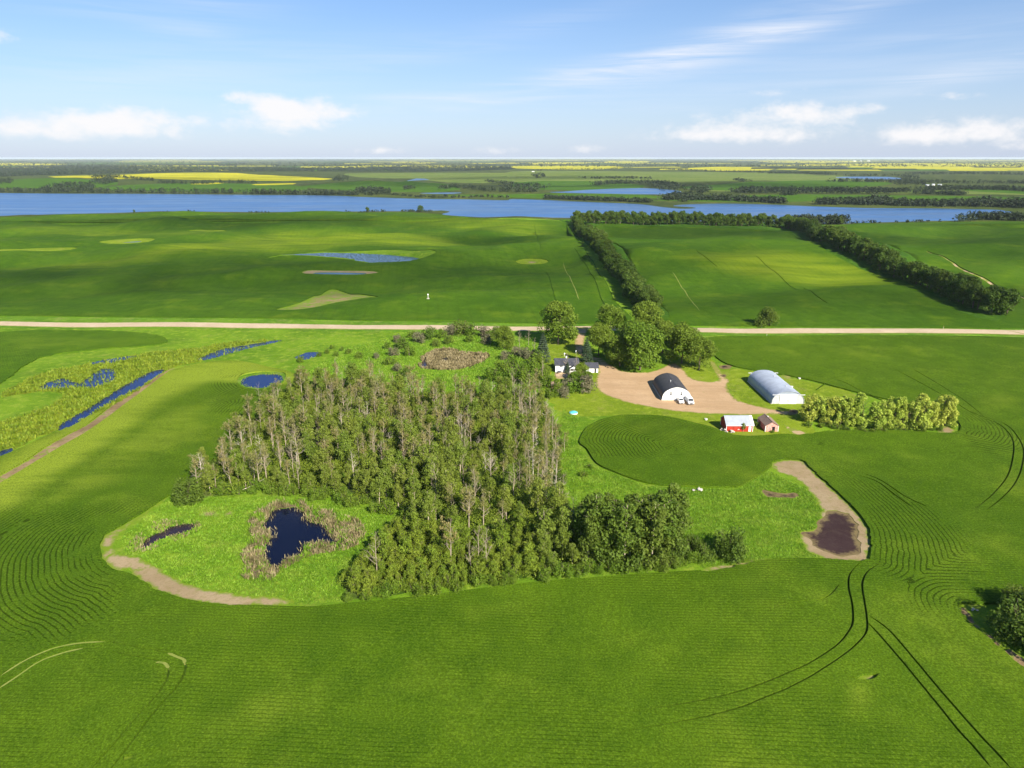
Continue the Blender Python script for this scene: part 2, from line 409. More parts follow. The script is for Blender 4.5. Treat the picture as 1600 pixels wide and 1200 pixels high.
M['yard'] = soil_mat('yard', (.395, .265, .148), (.45, .31, .18), (.35, .23, .125), (.17, .20, .05), .02, bump=.08, fringe=(.19, .20, .04), fw=1.6, ruts=.3)
M['path'] = soil_mat('path', (.38, .27, .15), (.43, .32, .19), (.28, .22, .09), (.14, .20, .03), .25, fringe=(.17, .21, .03), fw=.7)
M['bare'] = soil_mat('bare', (.28, .205, .115), (.34, .26, .155), (.22, .18, .07), (.15, .22, .02), .2, bump=.4, fringe=(.15, .22, .018), fw=1.5)
M['ditch'] = soil_mat('ditch', (.20, .135, .07), (.30, .22, .12), (.10, .07, .035), (.15, .24, .015), .35, bump=.5, fringe=(.17, .26, .016), fw=.7)
M['mud'] = soil_mat('mud', (.036, .021, .021), (.046, .028, .028), (.062, .042, .034), bump=.1, rough=.85, fringe=(.17, .13, .06), fw=2.2)
M['track'] = soil_mat('track', (.026, .055, .005), (.040, .080, .006), (.07, .11, .010), bump=.2)
M['paletrack'] = soil_mat('paletrack', (.19, .23, .045), (.25, .26, .08), (.12, .19, .02), bump=.2)
M['canola'] = grass_mat('canola', (.30, .30, .012), (.46, .43, .012), (.55, .48, .02), None, 0, .12)
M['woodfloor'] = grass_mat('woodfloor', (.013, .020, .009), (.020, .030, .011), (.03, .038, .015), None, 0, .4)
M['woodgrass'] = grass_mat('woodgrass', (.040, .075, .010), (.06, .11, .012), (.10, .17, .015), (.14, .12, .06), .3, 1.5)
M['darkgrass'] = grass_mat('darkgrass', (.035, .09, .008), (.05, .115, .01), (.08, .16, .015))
M['lake'] = water_mat('lake', (.030, .082, .19), .28, .14, .5, .45, streaks=.6, sx=.35, sy=1.0)
M['pond'] = water_mat('pond', (.003, .004, .014), .04, 1.2, .008, .2)
M['pondblue'] = water_mat('pondblue', (.005, .010, .060), .06, 1.2, .02, .28)
M['pondweedy'] = water_mat('pondweedy', (.006, .014, .070), .08, 1.2, .03, .35, mottled=.3, weedcol=(.05, .07, .02))
M['farpond'] = water_mat('farpond', (.03, .07, .14), .2, .4, .1, .5)
M['farpondweedy'] = water_mat('farpondweedy', (.03, .07, .14), .2, .4, .1, .5, mottled=.6, weedcol=(.02, .05, .012))
M['murk'] = water_mat('murk', (.020, .013, .016), .10, 2.0, .03, .2, mottled=.35, weedcol=(.05, .035, .03))
M['slough'] = soil_mat('slough', (.13, .105, .055), (.22, .17, .09), (.025, .022, .024), (.10, .15, .018), .35, bump=.6, fringe=(.10, .17, .012), fw=2.5)

def tag(o, label=None, cat=None, group=None, kind=None):
    if label: o['label'] = label
    if cat: o['category'] = cat
    if group: o['group'] = group
    if kind: o['kind'] = kind
    return o

def raw_mesh(name, V, faces_by_size, mats, mat_idx=None, smooth=False, attrs=None):
    """mesh from numpy arrays; faces_by_size: list of (n,k) index arrays"""
    me = bpy.data.meshes.new(name)
    V = np.asarray(V, np.float32); me.vertices.add(len(V)); me.vertices.foreach_set('co', V.ravel())
    fl = [np.asarray(f, np.int32) for f in faces_by_size if len(f)]
    idx = np.concatenate([f.ravel() for f in fl]); tot = np.concatenate([np.full(len(f), f.shape[1], np.int32) for f in fl])
    st = np.concatenate([[0], np.cumsum(tot)[:-1]]).astype(np.int32)
    me.loops.add(len(idx)); me.loops.foreach_set('vertex_index', idx)
    me.polygons.add(len(tot)); me.polygons.foreach_set('loop_start', st); me.polygons.foreach_set('loop_total', tot)
    if mat_idx is not None: me.polygons.foreach_set('material_index', np.asarray(mat_idx, np.int32))
    me.polygons.foreach_set('use_smooth', np.full(len(tot), bool(smooth)))
    for k, a in (attrs or {}).items():
        at = me.attributes.new(k, 'FLOAT', 'POINT'); at.data.foreach_set('value', np.asarray(a, np.float32))
    me.update(); me.validate(clean_customdata=False)
    for m in mats: me.materials.append(m)
    return me

def link(name, me, parent=None, loc=None, rz=0.0):
    o = bpy.data.objects.new(name, me); COL.objects.link(o)
    if parent is not None: o.parent = parent
    if loc is not None: o.location = loc
    if rz: o.rotation_euler = (0, 0, rz)
    return o

# ------------------------------------------------------------------ the land: one planar partition into fields, water, road, yard ...
REG = []       # (key, world polygon)
KEYS = {}      # key -> dict(name, mat, off, level)
def region(key, px, name=None, mat=None, off=0.0, sub=4, wob=0.0, water=False, smooth=True, world=None, label=None, flat=12.0, step=6.0):
    q = to_w(px) if world is None else np.asarray(world, float)
    if smooth: q = catmull(q, sub)
    if wob:
        out = []
        for i in range(len(q)):
            a, b = q[i], q[(i + 1) % len(q)]; n = int(min(30, max(1, np.linalg.norm(b - a) / max(.5, wob * 1.4))))
            for k in range(n): out.append(a + (b - a) * k / n)
        q = np.array(out); x, y = q[:, 0], q[:, 1]
        q = q + 1.5 * wob * np.stack([fbm(x, y, wob * 16, 50, 4), fbm(x, y, wob * 16, 51, 4)], 1)
    if key not in KEYS: KEYS[key] = dict(name=name, mat=mat, off=off, z=None, label=label)
    if water:
        zc = float(np.median(hh(q[:, 0], q[:, 1])))
        KEYS[key]['z'] = zc - 0.15
        FLATS.append((q, zc, flat))
    REG.append((key, q))
    return q
def to_w(px): return ground(px)

def strip(key, px, w, world=None, taper=False, **k):
    """a ribbon of constant or varying width (metres) along a polyline"""
    c = catmull(ground(px) if world is None else world, 5, False)
    t = np.gradient(c, axis=0); t /= np.linalg.norm(t, axis=1)[:, None]; nrm = np.stack([-t[:, 1], t[:, 0]], 1)
    if taper: w = [w * .15] + [w] * 8 + [w * .15]
    ww = (np.interp(np.linspace(0, 1, len(c)), np.linspace(0, 1, len(w)), w) if isinstance(w, (list, tuple)) else np.full(len(c), w))[:, None] / 2
    q = np.concatenate([c + nrm * ww, (c - nrm * ww)[::-1]])
    region(key, None, world=q, smooth=False, **k)
    return c

CROP = .62
# --- far side (painted first, later ones win)
KEYS['countryside'] = dict(name='countryside', mat='farland', off=0.0, z=None, label=None)
KEYS['meadow'] = dict(name='meadow', mat='meadow', off=0.0, z=None, label=None)
near_poly = np.array([[-3000, -3000], [3000, -3000], [3000, 1100], [-3000, 1100]])
region('meadow', None, world=near_poly, smooth=False)
# beyond the road
region('crop_mid_left', P("-420,496 -200,494 0,494.5 400,498.5 700,503.5 860,506.5 985,508.5 960,470 935,430 915,395 900,365 890,348 800,343 740,341 700,337 650,333 600,332 400,333.5 350,333 250,332 175,335 75,337 0,340 -150,343.5 -420,348"), 'crop_field', 'crop_mid', CROP, sub=3)
region('crop_mid_centre', P("985,508.6 1035,509.5 1200,512 1390,513 1560,514 1530,494 1490,470 1430,445 1350,412 1290,385 1260,365 1240,354 1150,350 1000,347.5 915,347 930,372 955,405 990,450 1008,490"), 'crop_field', 'crop_mid', CROP, sub=2)
region('crop_mid_right', P("1561,514 1900,517 1900,349 1600,346.5 1500,347 1375,350 1322,352 1275,352 1305,370 1350,393 1420,420 1500,455 1560,492"), 'crop_field', 'crop_mid', CROP, sub=2)
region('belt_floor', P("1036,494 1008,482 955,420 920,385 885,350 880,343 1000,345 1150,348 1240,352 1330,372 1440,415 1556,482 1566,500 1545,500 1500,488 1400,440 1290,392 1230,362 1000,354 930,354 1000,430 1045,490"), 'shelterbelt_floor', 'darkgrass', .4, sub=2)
strip('farm_track', P("1700,497 1600,466.5 1550,445 1512,425.5 1475,402.5 1447,393"), [4.5, 4.5, 4, 3.5, 3], name='farm_track', mat='path')
strip('farm_track_b', P("1322,367 1305,362 1288,357"), 4, name='farm_track', mat='path')
# --- far fields beyond the lake
def far(key, s, mat, name, off=0.0, **k): region(key, P(s), name, mat, off, sub=2, **k)
far('pasture_a', "800,268 900,267 1000,268 1200,270 1300,276 1250,281 1060,284 900,283 800,284", 'pasture', 'pasture')
far('pasture_b', "540,271 660,270 790,270 800,283 700,285 640,279 560,277", 'pasture', 'pasture')
far('pasture_c', "1080,297 1300,296 1600,301 1800,300 1800,305 1500,303 1200,301", 'pasture', 'pasture')
far('pasture_d', "1100,275 1300,274 1420,283 1300,284 1150,280", 'pasture', 'pasture')
far('far_green_a', "-200,300 0,294 60,294.5 160,292.5 185,285 130,279.5 40,279 0,283 -200,284", 'crop_far', 'far_field')
far('far_green_b', "465,292 520,286 600,281.5 680,286 720,295 700,298 640,300 560,299", 'crop_far', 'far_field')
far('far_green_c', "160,293 230,287.5 330,286 430,288 470,291 480,296 420,300 250,299 170,297", 'crop_far', 'far_field')
far('far_green_d', "1060,292 1150,286 1250,282 1350,283 1395,287 1330,292.5 1200,297 1110,297", 'crop_far', 'far_field')
far('far_green_e', "690,306 800,303.5 950,303 1030,307 1030,310 900,311 800,309", 'crop_far', 'far_field')
far('far_green_f', "1010,313 1150,306 1300,304 1600,308 1800,309 1800,316 1500,314 1300,314 1100,315", 'crop_far', 'far_field')
far('far_green_g', "800,285 920,283 1010,290 960,297 830,296", 'crop_far', 'far_field')
far('far_green_h', "1500,296 1700,288 1800,300 1600,303", 'crop_far', 'far_field')
far('canola_hill', "75,276 160,274.3 230,271.6 300,270 370,270.5 440,275 520,279.5 470,282 400,282.3 300,281 230,279 130,278", 'canola', 'canola_field', .8)
far('canola_a', "300,287 345,285 345,287 305,288.3", 'canola', 'canola_field')
far('canola_b', "400,287.5 455,286 458,288 400,289.3", 'canola', 'canola_field')
far('canola_c', "-100,256.5 85,255.5 85,258 -100,259.5", 'canola', 'canola_field')
far('canola_d', "800,259.5 835,259 900,259 960,260 975,262 940,264.5 835,264 800,262.5", 'canola', 'canola_field')
far('canola_e', "835,254.4 910,254.2 910,256.6 835,257", 'canola', 'canola_field')
far('canola_f', "1075,262.5 1200,261.3 1200,266.3 1120,267", 'canola', 'canola_field')
far('canola_g', "1230,262.3 1390,259.5 1600,261 1800,261 1800,266 1600,266.5 1400,266.5 1235,265.3", 'canola', 'canola_field')
far('canola_h', "1310,255.8 1600,255 1700,255 1700,258.8 1390,259 1310,257.8", 'canola', 'canola_field')
far('canola_i', "1200,251.2 1330,251.2 1330,253.6 1200,253.8", 'canola', 'canola_field')
far('canola_j', "950,251.6 1010,251.6 1010,253.8 950,254.3", 'canola', 'canola_field')
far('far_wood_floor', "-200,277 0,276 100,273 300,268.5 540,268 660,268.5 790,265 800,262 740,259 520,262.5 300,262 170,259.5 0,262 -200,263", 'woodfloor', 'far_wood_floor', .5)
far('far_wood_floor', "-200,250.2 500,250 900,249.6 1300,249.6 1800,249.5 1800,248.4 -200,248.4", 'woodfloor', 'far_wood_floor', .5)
rr = np.random.default_rng(5)
for i in range(150):
    x = rr.uniform(-150, 1750); y = 249.3 + 16 * rr.random() ** 1.7; w = rr.uniform(40, 190); hgt = (y - 247.5) * rr.uniform(.06, .17)
    if 560 < x < 1000 and y > 262: continue
    yellow = rr.random() < (.5 if x < 600 else .72)
    wood = rr.random() < .18
    s = np.array([[x - w / 2, y], [x + w / 2, y + rr.normal(0, .1)], [x + w / 2 + rr.normal(0, 8), y + hgt], [x - w / 2 + rr.normal(0, 8), y + hgt]])
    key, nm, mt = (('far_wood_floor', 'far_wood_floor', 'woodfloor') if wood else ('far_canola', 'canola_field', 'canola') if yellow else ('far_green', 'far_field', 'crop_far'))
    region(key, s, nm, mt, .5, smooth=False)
for k, s in (('a', "858,301.5 880,299 920,296.5 1000,294.5 1050,296.5 1066,300 1030,302.5 940,302.8"), ('b', "655,302.3 680,299.5 722,299 705,303.5 672,304"), ('c', "1305,278 1320,275.8 1390,276 1412,280 1380,281 1320,279"), ('d', "610,281.5 650,279 672,281 640,282.5")):
    region('far_pond_' + k, P(s), 'pond', 'lake', 0, sub=2, water=True, flat=60)
KEYS['lake'] = dict(name='lake', mat='lake', off=0, z=LAKE_Z, label=None)
REG.append(('lake', catmull(LAKE, 3)))
# --- hollows in the middle field
region('hollow_a', P("417,402.5 470,397 525,394 625,391 680,392.3 662,402 612,408 570,411 537,407 470,405"), 'grassy_hollow', 'meadow')
region('hollow_b', P("471,426 492,421.5 550,422 590,425 585,428 565,431 530,431.5 490,430.5"), 'grassy_hollow', 'bare')
region('hollow_c', P("430,484 482,467 507,457 535,456 590,464 570,466.5 525,474 475,484"), 'bare_hollow', 'weedy')
region('hollow_d', P("155,379 175,375 210,373 242,373.5 225,380 190,382"), 'grassy_hollow', 'lawn')
region('hollow_e', P("294,361.5 315,359 345,359.3 353,361.3 325,362.5"), 'grassy_hollow', 'lawn')
region('hollow_f', P("-60,391 60,388 117,387 118,389.5 60,393 -60,396"), 'grassy_hollow', 'lawn')
region('hollow_g', P("805,409 818,405 845,405 857,409 845,413.5 818,413.5"), 'grassy_hollow', 'lawn')
region('hollow_h', P("824,409.5 831,407.5 839,409.5 831,411.5"), 'bare_hollow', 'bare')
region('mid_pond_a', P("440,403 500,398.5 525,397 600,394.5 650,395.5 654,400 625,405 575,408 540,405 475,404.3"), 'pond', 'farpondweedy', 0, sub=3, water=True, wob=1.2)
region('mid_pond_b', P("490,427 500,424.3 550,424.5 572,426 565,429.3 530,430 492,429"), 'pond', 'farpond', 0, sub=3, water=True)
region('mid_pond_c', P("192,379 205,377 222,376.5 212,379.5"), 'pond', 'farpondweedy', 0, sub=3, water=True)
# --- road and verges
road_px = P("-420,503 -200,504.2 0,505.8 200,507.5 400,509.4 600,511.5 800,514 1080,516 1200,517.5 1600,520 2000,523")
region('verge', P("-420,495.5 0,494 400,498 800,505.5 1200,511.5 1600,514 2000,517 2000,530 1600,527 1200,525 1080,523 800,521 600,518 400,515.5 200,513.5 0,512 -420,509"), 'road_verge', 'verge', .05, sub=2)
strip('road', road_px, 11.5, name='gravel_road', mat='road', off=.25)
# --- foreground crop: everything in front and round, then the island is cut out of it
region('crop_front', P("-700,1150 -500,900 -300,800 -100,745 0,715 100,668 200,615 262,582 330,566 380,566 420,575 455,583 470,600 440,640 395,690 330,740 285,770 266,774 226,800 197,818 166,838 157,855 163,875 177,892 205,899 249,924 312,943 399,948 476,950.5 500,949.5 600,940 675,932 750,922 860,909.5 927,905 995,899.5 1110,892.5 1150,884 1201,877 1241,875 1299,875.5 1340,879.5 1352,877 1360,869 1358,832 1343,805 1312,774 1278,744 1251,721 1273,690 1300,676 1320,674 1400,674 1490,678 1497,660 1460,640 1400,628 1330,612 1270,596 1215,585 1150,574 1120,560 1106,540 1104,529 1200,526 1600,528.5 2300,535 2300,1150 1900,1500 800,1500 -300,1500"), 'crop_field', 'crop_near', CROP, sub=3)
region('crop_inner', P("905,692 915,671 930,661 945,655.5 971,650 1009,650 1046,653 1084,662 1107,667.5 1125,674 1146,681 1177,683 1212,680.5 1230,680 1249,681 1273,678 1300,676 1273,700 1251,721 1230,720.5 1209,722 1204,732 1180,748 1164,757 1150,762 1072,761 1012,756 961,739 932,725 917,703"), 'crop_field', 'crop_near', CROP, sub=3)
region('crop_north_west', P("-420,540 -100,527 0,520 60,517 150,517.5 240,524 262,533 240,540 150,547 60,560 0,600 -100,640 -420,760"), 'crop_field', 'crop_left', .6, sub=3, wob=.5)
# --- marsh on the left with its channels
region('marsh', P("-300,760 0,640 0,618 25,604 62,585 135,570 212,555 250,550 300,546 350,537 400,533 430,531 428,535 400,541 350,552 312,564 280,572 257,582 225,606 175,635 120,657 62,680 22,701 0,713 -200,830"), 'marsh', 'marsh', .1, sub=3, wob=.6)
region('marsh_grass', P("-100,640 0,622 60,612 95,615 88,630 50,645 0,660 -100,690"), 'marsh_grass', 'meadow', .12, sub=3, wob=.6)
region('channel_a', P("258,577 250,588 225,604 195,617 150,641 118,660 92,669 100,656 140,636 180,611 210,593 240,580"), 'marsh_channel', 'pondblue', 0, sub=4, wob=.5, water=True)
region('channel_b', P("60,606 80,595 100,591 125,597 140,589 160,577 178,579 184,588 165,601 140,607 125,604 95,607"), 'marsh_pool', 'pondweedy', 0, sub=4, wob=.6, water=True)
region('channel_c', P("133,569 160,562.5 190,558 220,554.5 205,561 170,567.5"), 'marsh_pool', 'pondweedy', 0, sub=4, wob=.4, water=True)
region('channel_d', P("303,563 320,555 350,545 380,540 420,532 440,530 428,535 400,542 370,550 330,560"), 'marsh_channel', 'pondweedy', 0, sub=4, wob=.4, water=True)
region('channel_e', P("-40,722 0,704 22,697 18,705 0,714 -40,735"), 'marsh_pool', 'pondweedy', 0, sub=3, wob=.4, water=True)
strip('ditch', P("-120,815 2,749 50,721 82,700 120,678 150,660 187,632 225,606 262,580 292,571"), [5.5, 4.8, 4.2, 5.6, 6.2, 5.2, 5.4, 4, 3, 1], name='washed_out_ditch', mat='ditch', off=.03)
region('pond_rim', P("371,597 378,587 405,582 440,582 447,590 438,602 410,609 382,607"), 'pond_rim', 'verge', 0, sub=4)
region('round_pond', P("376,597 384,589 407,585 435,585 442,591 434,600 408,606 384,604"), 'pond', 'pondblue', 0, sub=5, wob=.25, water=True)
region('small_pond', P("460,561 470,553 485,549 500,550 493,556 478,562"), 'pond', 'pondweedy', 0, sub=4, wob=.5, water=True)
region('slough', P("656,573 660,561 668,553 688,547 711,547 731,553 759,551.5 763,559 750,568 722,575.5 697,578 670,577.5"), 'dried_slough', 'slough', -.2, sub=4, wob=.8)
region('slough_pool', P("687,561 694,559.5 704,561 701,564 692,564.5"), 'slough_pool', 'pond', 0, sub=4, wob=.4, water=True)
region('slough_pool_b', P("656,574 660,563 667,556 666,566 672,574"), 'slough_pool', 'murk', 0, sub=3, wob=.4, water=True)
region('slough_pool_c', P("727,575 750,567 763,557 762,562 752,570 735,576"), 'slough_pool', 'murk', 0, sub=3, wob=.4, water=True)
# --- island clearing
WOOD_PX = P("300,772 325,738 365,692 402,652 435,622 485,606 550,602 620,614 690,620 760,622 830,620 852,640 866,680 874,725 868,765 885,800 920,812 980,822 1040,835 1066,858 1075,874 1060,880 1000,886 900,893 800,905 700,918 600,931 545,936 540,912 570,880 615,850 645,822 625,800 560,784 500,774 440,770 400,764 350,774")
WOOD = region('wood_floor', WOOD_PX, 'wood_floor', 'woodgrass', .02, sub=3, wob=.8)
z8 = lambda s: P(s, 140, 740, 3.478); z2 = lambda s: P(s, 860, 700, 2.963)
region('crescent', z8("440,120 300,210 200,270 90,340 60,400 80,470 130,530 215,520 225,545 380,640 600,705 900,722 1085,705 1095,690 1000,672 800,650 600,620 500,580 380,520 300,480 250,450 190,440 150,440 130,400 140,350 220,280 330,200"), 'bare_strip', 'bare', .02, sub=3, wob=.35)
region('bare_a', z8("600,215 640,195 690,205 695,225 665,245 610,230"), 'bare_strip', 'bare', .02, sub=3, wob=.4)
region('bare_b', z8("720,215 770,200 785,215 745,240"), 'bare_strip', 'bare', .02, sub=3, wob=.4)
region('reed_bed', z8("880,230 1000,165 1120,155 1200,190 1280,205 1370,225 1460,260 1505,340 1420,400 1200,450 1080,500 1000,570 900,580 835,540 845,400 870,300"), 'reed_bed', 'slough', .02, sub=3, wob=.6)
region('heart_pond', z8("985,220 1010,195 1070,185 1130,187 1185,240 1210,275 1270,265 1290,310 1345,372 1280,378 1190,382 1140,430 1060,480 1020,525 980,490 950,440 960,390 985,340 975,310 940,290"), 'pond', 'pond', 0, sub=5, wob=.35, water=True)
region('left_reed_bed', z8("195,420 270,330 400,250 490,245 590,260 600,300 500,350 400,395 290,430"), 'reed_bed', 'darkgrass', .02, sub=3, wob=.6)
region('dark_pool', z8("275,405 300,370 350,330 420,300 480,278 580,270 550,312 470,335 400,357 340,385 290,412"), 'pond', 'murk', 0, sub=4, wob=.3, water=True)
region('bare_right', z2("1035,66 1100,58 1160,60 1240,130 1340,220 1430,310 1475,390 1481,500 1440,527 1300,517 1200,485 1150,420 1180,385 1245,350 1250,290 1200,205 1130,140 1040,100"), 'bare_patch', 'bare', .02, sub=3, wob=.4)
region('mud_right', z2("1160,395 1185,385 1240,375 1250,320 1290,285 1360,292 1410,330 1440,420 1420,480 1370,505 1290,492 1225,460 1190,425"), 'mud_flat', 'mud', -.1, sub=4, wob=.6)
region('mud_small', z2("980,192 1060,207 1150,210 1130,226 1050,229 1000,222"), 'mud_flat', 'mud', -.05, sub=4, wob=.5)
region('bare_front', z2("690,570 850,525 1000,505 1012,520 870,552 760,573"), 'bare_strip', 'bare', .02, sub=3, wob=.3)
region('bare_spot', P("1322,1063 1342,1057 1370,1054 1372,1060 1345,1066"), 'bare_strip', 'bare', .02, sub=3, wob=.3)
region('bare_spot_b', P("193,1185 205,1183 208,1189 196,1192"), 'bare_strip', 'bare', .02, sub=3, wob=.2)
region('corner_grass', P("1496,948 1530,944 1600,948 1750,950 1750,1100 1640,1060 1600,1045 1570,1022 1535,992 1510,970"), 'grass_bank', 'meadow', .02, sub=3, wob=.3)
region('corner_bare', P("1496,948 1510,947 1530,975 1570,1008 1620,1045 1620,1055 1590,1038 1540,997 1512,972"), 'bare_strip', 'ditch', .03, sub=3, wob=.2)
# --- farmyard
region('lawn', P("866,632 885,622 905,616 930,606 930,560 908,548 900,540 895,525 855,530 850,545 845,560 860,575 868,590 845,612"), 'lawn', 'lawn', .02, sub=3)
region('lawn_b', P("866,634 905,614 932,606 960,621 1046,641 1132,648 1150,630 1136,603 1123,590 1105,600 1065,580 1060,555 1110,560 1125,577 1150,576 1215,587 1270,598 1335,615 1330,640 1256,642 1275,676 1249,679.5 1212,679 1177,681.5 1146,679.5 1125,672.5 1107,666 1084,660 1046,651 1009,648 971,648 945,650 900,650 872,642"), 'lawn', 'lawn', .02, sub=3)
region('yard', P("931,560 935,579 930,596 934,609 952,619.5 981,629 1009,635 1046,641 1084,645 1132,647.5 1188,647.5 1228,647.5 1262,645 1224,641.5 1197,637.5 1170,631 1152,625 1141,615 1137,603 1138,594 1128,585 1114,566 1110,568 1121,586 1121,594 1107,597 1080,591 1070,580 1060,570 1050,567 1037,574 1016,581 994,582 971,579.5 952,568 940,561"), 'farm_yard', 'yard', .04, sub=4, wob=.3)
strip('drive', P("909,512 907,524 905,536 907,548 915,556 935,562"), [8, 6, 5.5, 5, 5, 6], name='driveway', mat='yard', off=.05)
region('deck_ground', P("867,582 878,580 890,582 889,590 869,592"), 'patio', 'path', .06, sub=3)
region('yard_mud', P("1124,572 1135,570 1144,572.5 1139,576 1127,576"), 'mud_flat', 'mud', .03, sub=3, wob=.3)
region('yard_mud_b', P("1125,586.5 1131,584.5 1136,586.5 1131,590"), 'mud_flat', 'mud', .05, sub=3, wob=.2)
region('tree_mud', P("1231,643 1240,639.5 1248,642 1243,647 1233,648"), 'mud_flat', 'mud', .05, sub=3, wob=.3)
region('bare_lawn', P("1222,586.5 1236,588.5 1233,591.5 1221,589"), 'bare_strip', 'path', .03, sub=3, wob=.2)
region('bare_lawn_b', P("1225,664 1246,672 1262,677 1246,680 1238,676"), 'bare_strip', 'path', .03, sub=3, wob=.3)
region('willow_bare', P("1465,668 1480,666 1492,671 1488,677 1468,677"), 'bare_strip', 'bare', .03, sub=3, wob=.2)
# --- wheel tracks pressed into the crop
def tracks(key, *lines, w=.6, mat='track', name='wheel_track', off=.12):
    for l in lines: strip(key, l, w, name=name, mat=mat, off=off, taper=True)
z3 = lambda s: P(s, 1200, 880, 3.75); z4 = lambda s: P(s, 0, 940, 3.2); zl = lambda s: P(s, 1200, 580, 4)
tracks('wheel_track', z3("545,0 480,70 470,150 490,250 495,350 470,410 400,490 250,590 120,650 -30,712 -150,755 -330,800 -600,850 -900,900"), z3("700,0 640,20 580,60 550,130 560,220 575,320 577,400 540,460 450,540 300,640 130,735 -30,800 -150,850 -330,900 -600,955 -900,1005"),
       z3("575,350 700,490 900,730 1100,980 1200,1090 1300,1210"), z3("590,320 700,400 850,570 1050,810 1200,980 1320,1110 1420,1220"),
       zl("1300,300 1400,320 1480,370 1530,450 1525,560 1490,670 1400,780 1290,870"), zl("1440,320 1520,370 1590,480 1585,600 1540,710 1460,800 1360,880"),
       zl("560,660 680,700 800,790 900,860"), zl("600,650 700,690 850,790 1000,860"),
       z4("450,860 590,700 700,570 790,470 840,390 845,345"), z4("550,860 700,660 800,530 890,430 930,350 920,310"), w=.46)
tracks('wheel_track_fine', zl("300,120 420,60 600,140 760,200"), zl("800,0 980,95 1150,190 1280,270 1440,320"), zl("900,-10 1060,85 1210,180 1350,290"), z3("0,280 150,240 330,215 420,130"), z4("545,212 640,230 760,250 860,268"), z4("560,258 700,288 820,312"), w=.38, off=.3)
tracks('pale_track', z4("845,345 825,318 780,312"), z4("925,320 920,300 880,283 840,265"), mat='paletrack', name='flattened_track', w=.7, off=.42)
tracks('pale_track_b', z4("-10,392 100,320 200,270 300,235 420,215 545,210"), z4("-10,448 80,390 200,310 320,265 430,240"), mat='paletrack', name='flattened_track', w=.7, off=.42)
tracks('far_wheel_track', P("897,388 918,420 935,455 946,481"), P("913,388 930,415 950,448 968,480"), P("853,425 862,450 872,485"), P("1088,392 1105,405 1122,419"), P("1255,450 1275,463 1293,475"), P("835,352 840,375 845,395"), P("1180,400 1210,425 1250,455"), w=.75, mat='darkgrass', off=.2)
tracks('far_pale_track', P("1050,425 1070,455 1093,487"), P("880,410 893,440 905,470"), mat='paletrack', name='flattened_track', w=.7, off=.52)

# soft patches of thin crop, plus sunlit bands painted on the middle field (attribute)
THIN_LIT = [(ground(P("-100,790 0,735 100,672 200,610 280,572 400,566 470,590 440,600 330,592 270,612 180,680 80,745 0,790")), 16, 1.3),
        (ground(P("20,730 180,640 260,590 290,600 200,660 60,740")), 14, .8),
        (ground(P("100,740 260,640 350,620 300,680 180,760 60,800")), 10, .45),
        (ground(P("555,955 595,955 600,1040 560,1040")), 10, .10), (ground(P("1320,1070 1360,1065 1360,1110 1330,1120")), 5, .55), (ground(P("1380,1110 1400,1105 1410,1140 1385,1140")), 5, .35),
        (ground(P("0,420 200,400 420,360 560,362 700,372 760,385 560,385 300,395 100,425")), 40, .55),  # sunlit band across the middle field, painted as paler crop
        (ground(P("0,362 200,368 330,375 330,362 200,355 0,352")), 35, .4),  # lit strip further back, painted into the crop colour
        (ground(P("600,340 700,340 860,350 880,370 780,366 640,352")), 35, .45),  # lit strip towards the lake, painted paler likewise
        (ground(P("1050,400 1200,392 1330,405 1420,440 1300,450 1150,430")), 40, .7),  # sunny slope between the shelterbelts, its brightness painted in
        (ground(P("0,525 100,525 200,527 250,533 200,540 100,545 0,560")), 20, .35),
        (ground(P("1270,665 1330,690 1450,720 1500,760 1400,730 1300,700")), 12, .15), (ground(P("80,1160 130,1130 110,1120 60,1150")), 6, .25), (ground(P("30,1075 60,1040 130,1008 60,1020 0,1060")), 5, .3)]

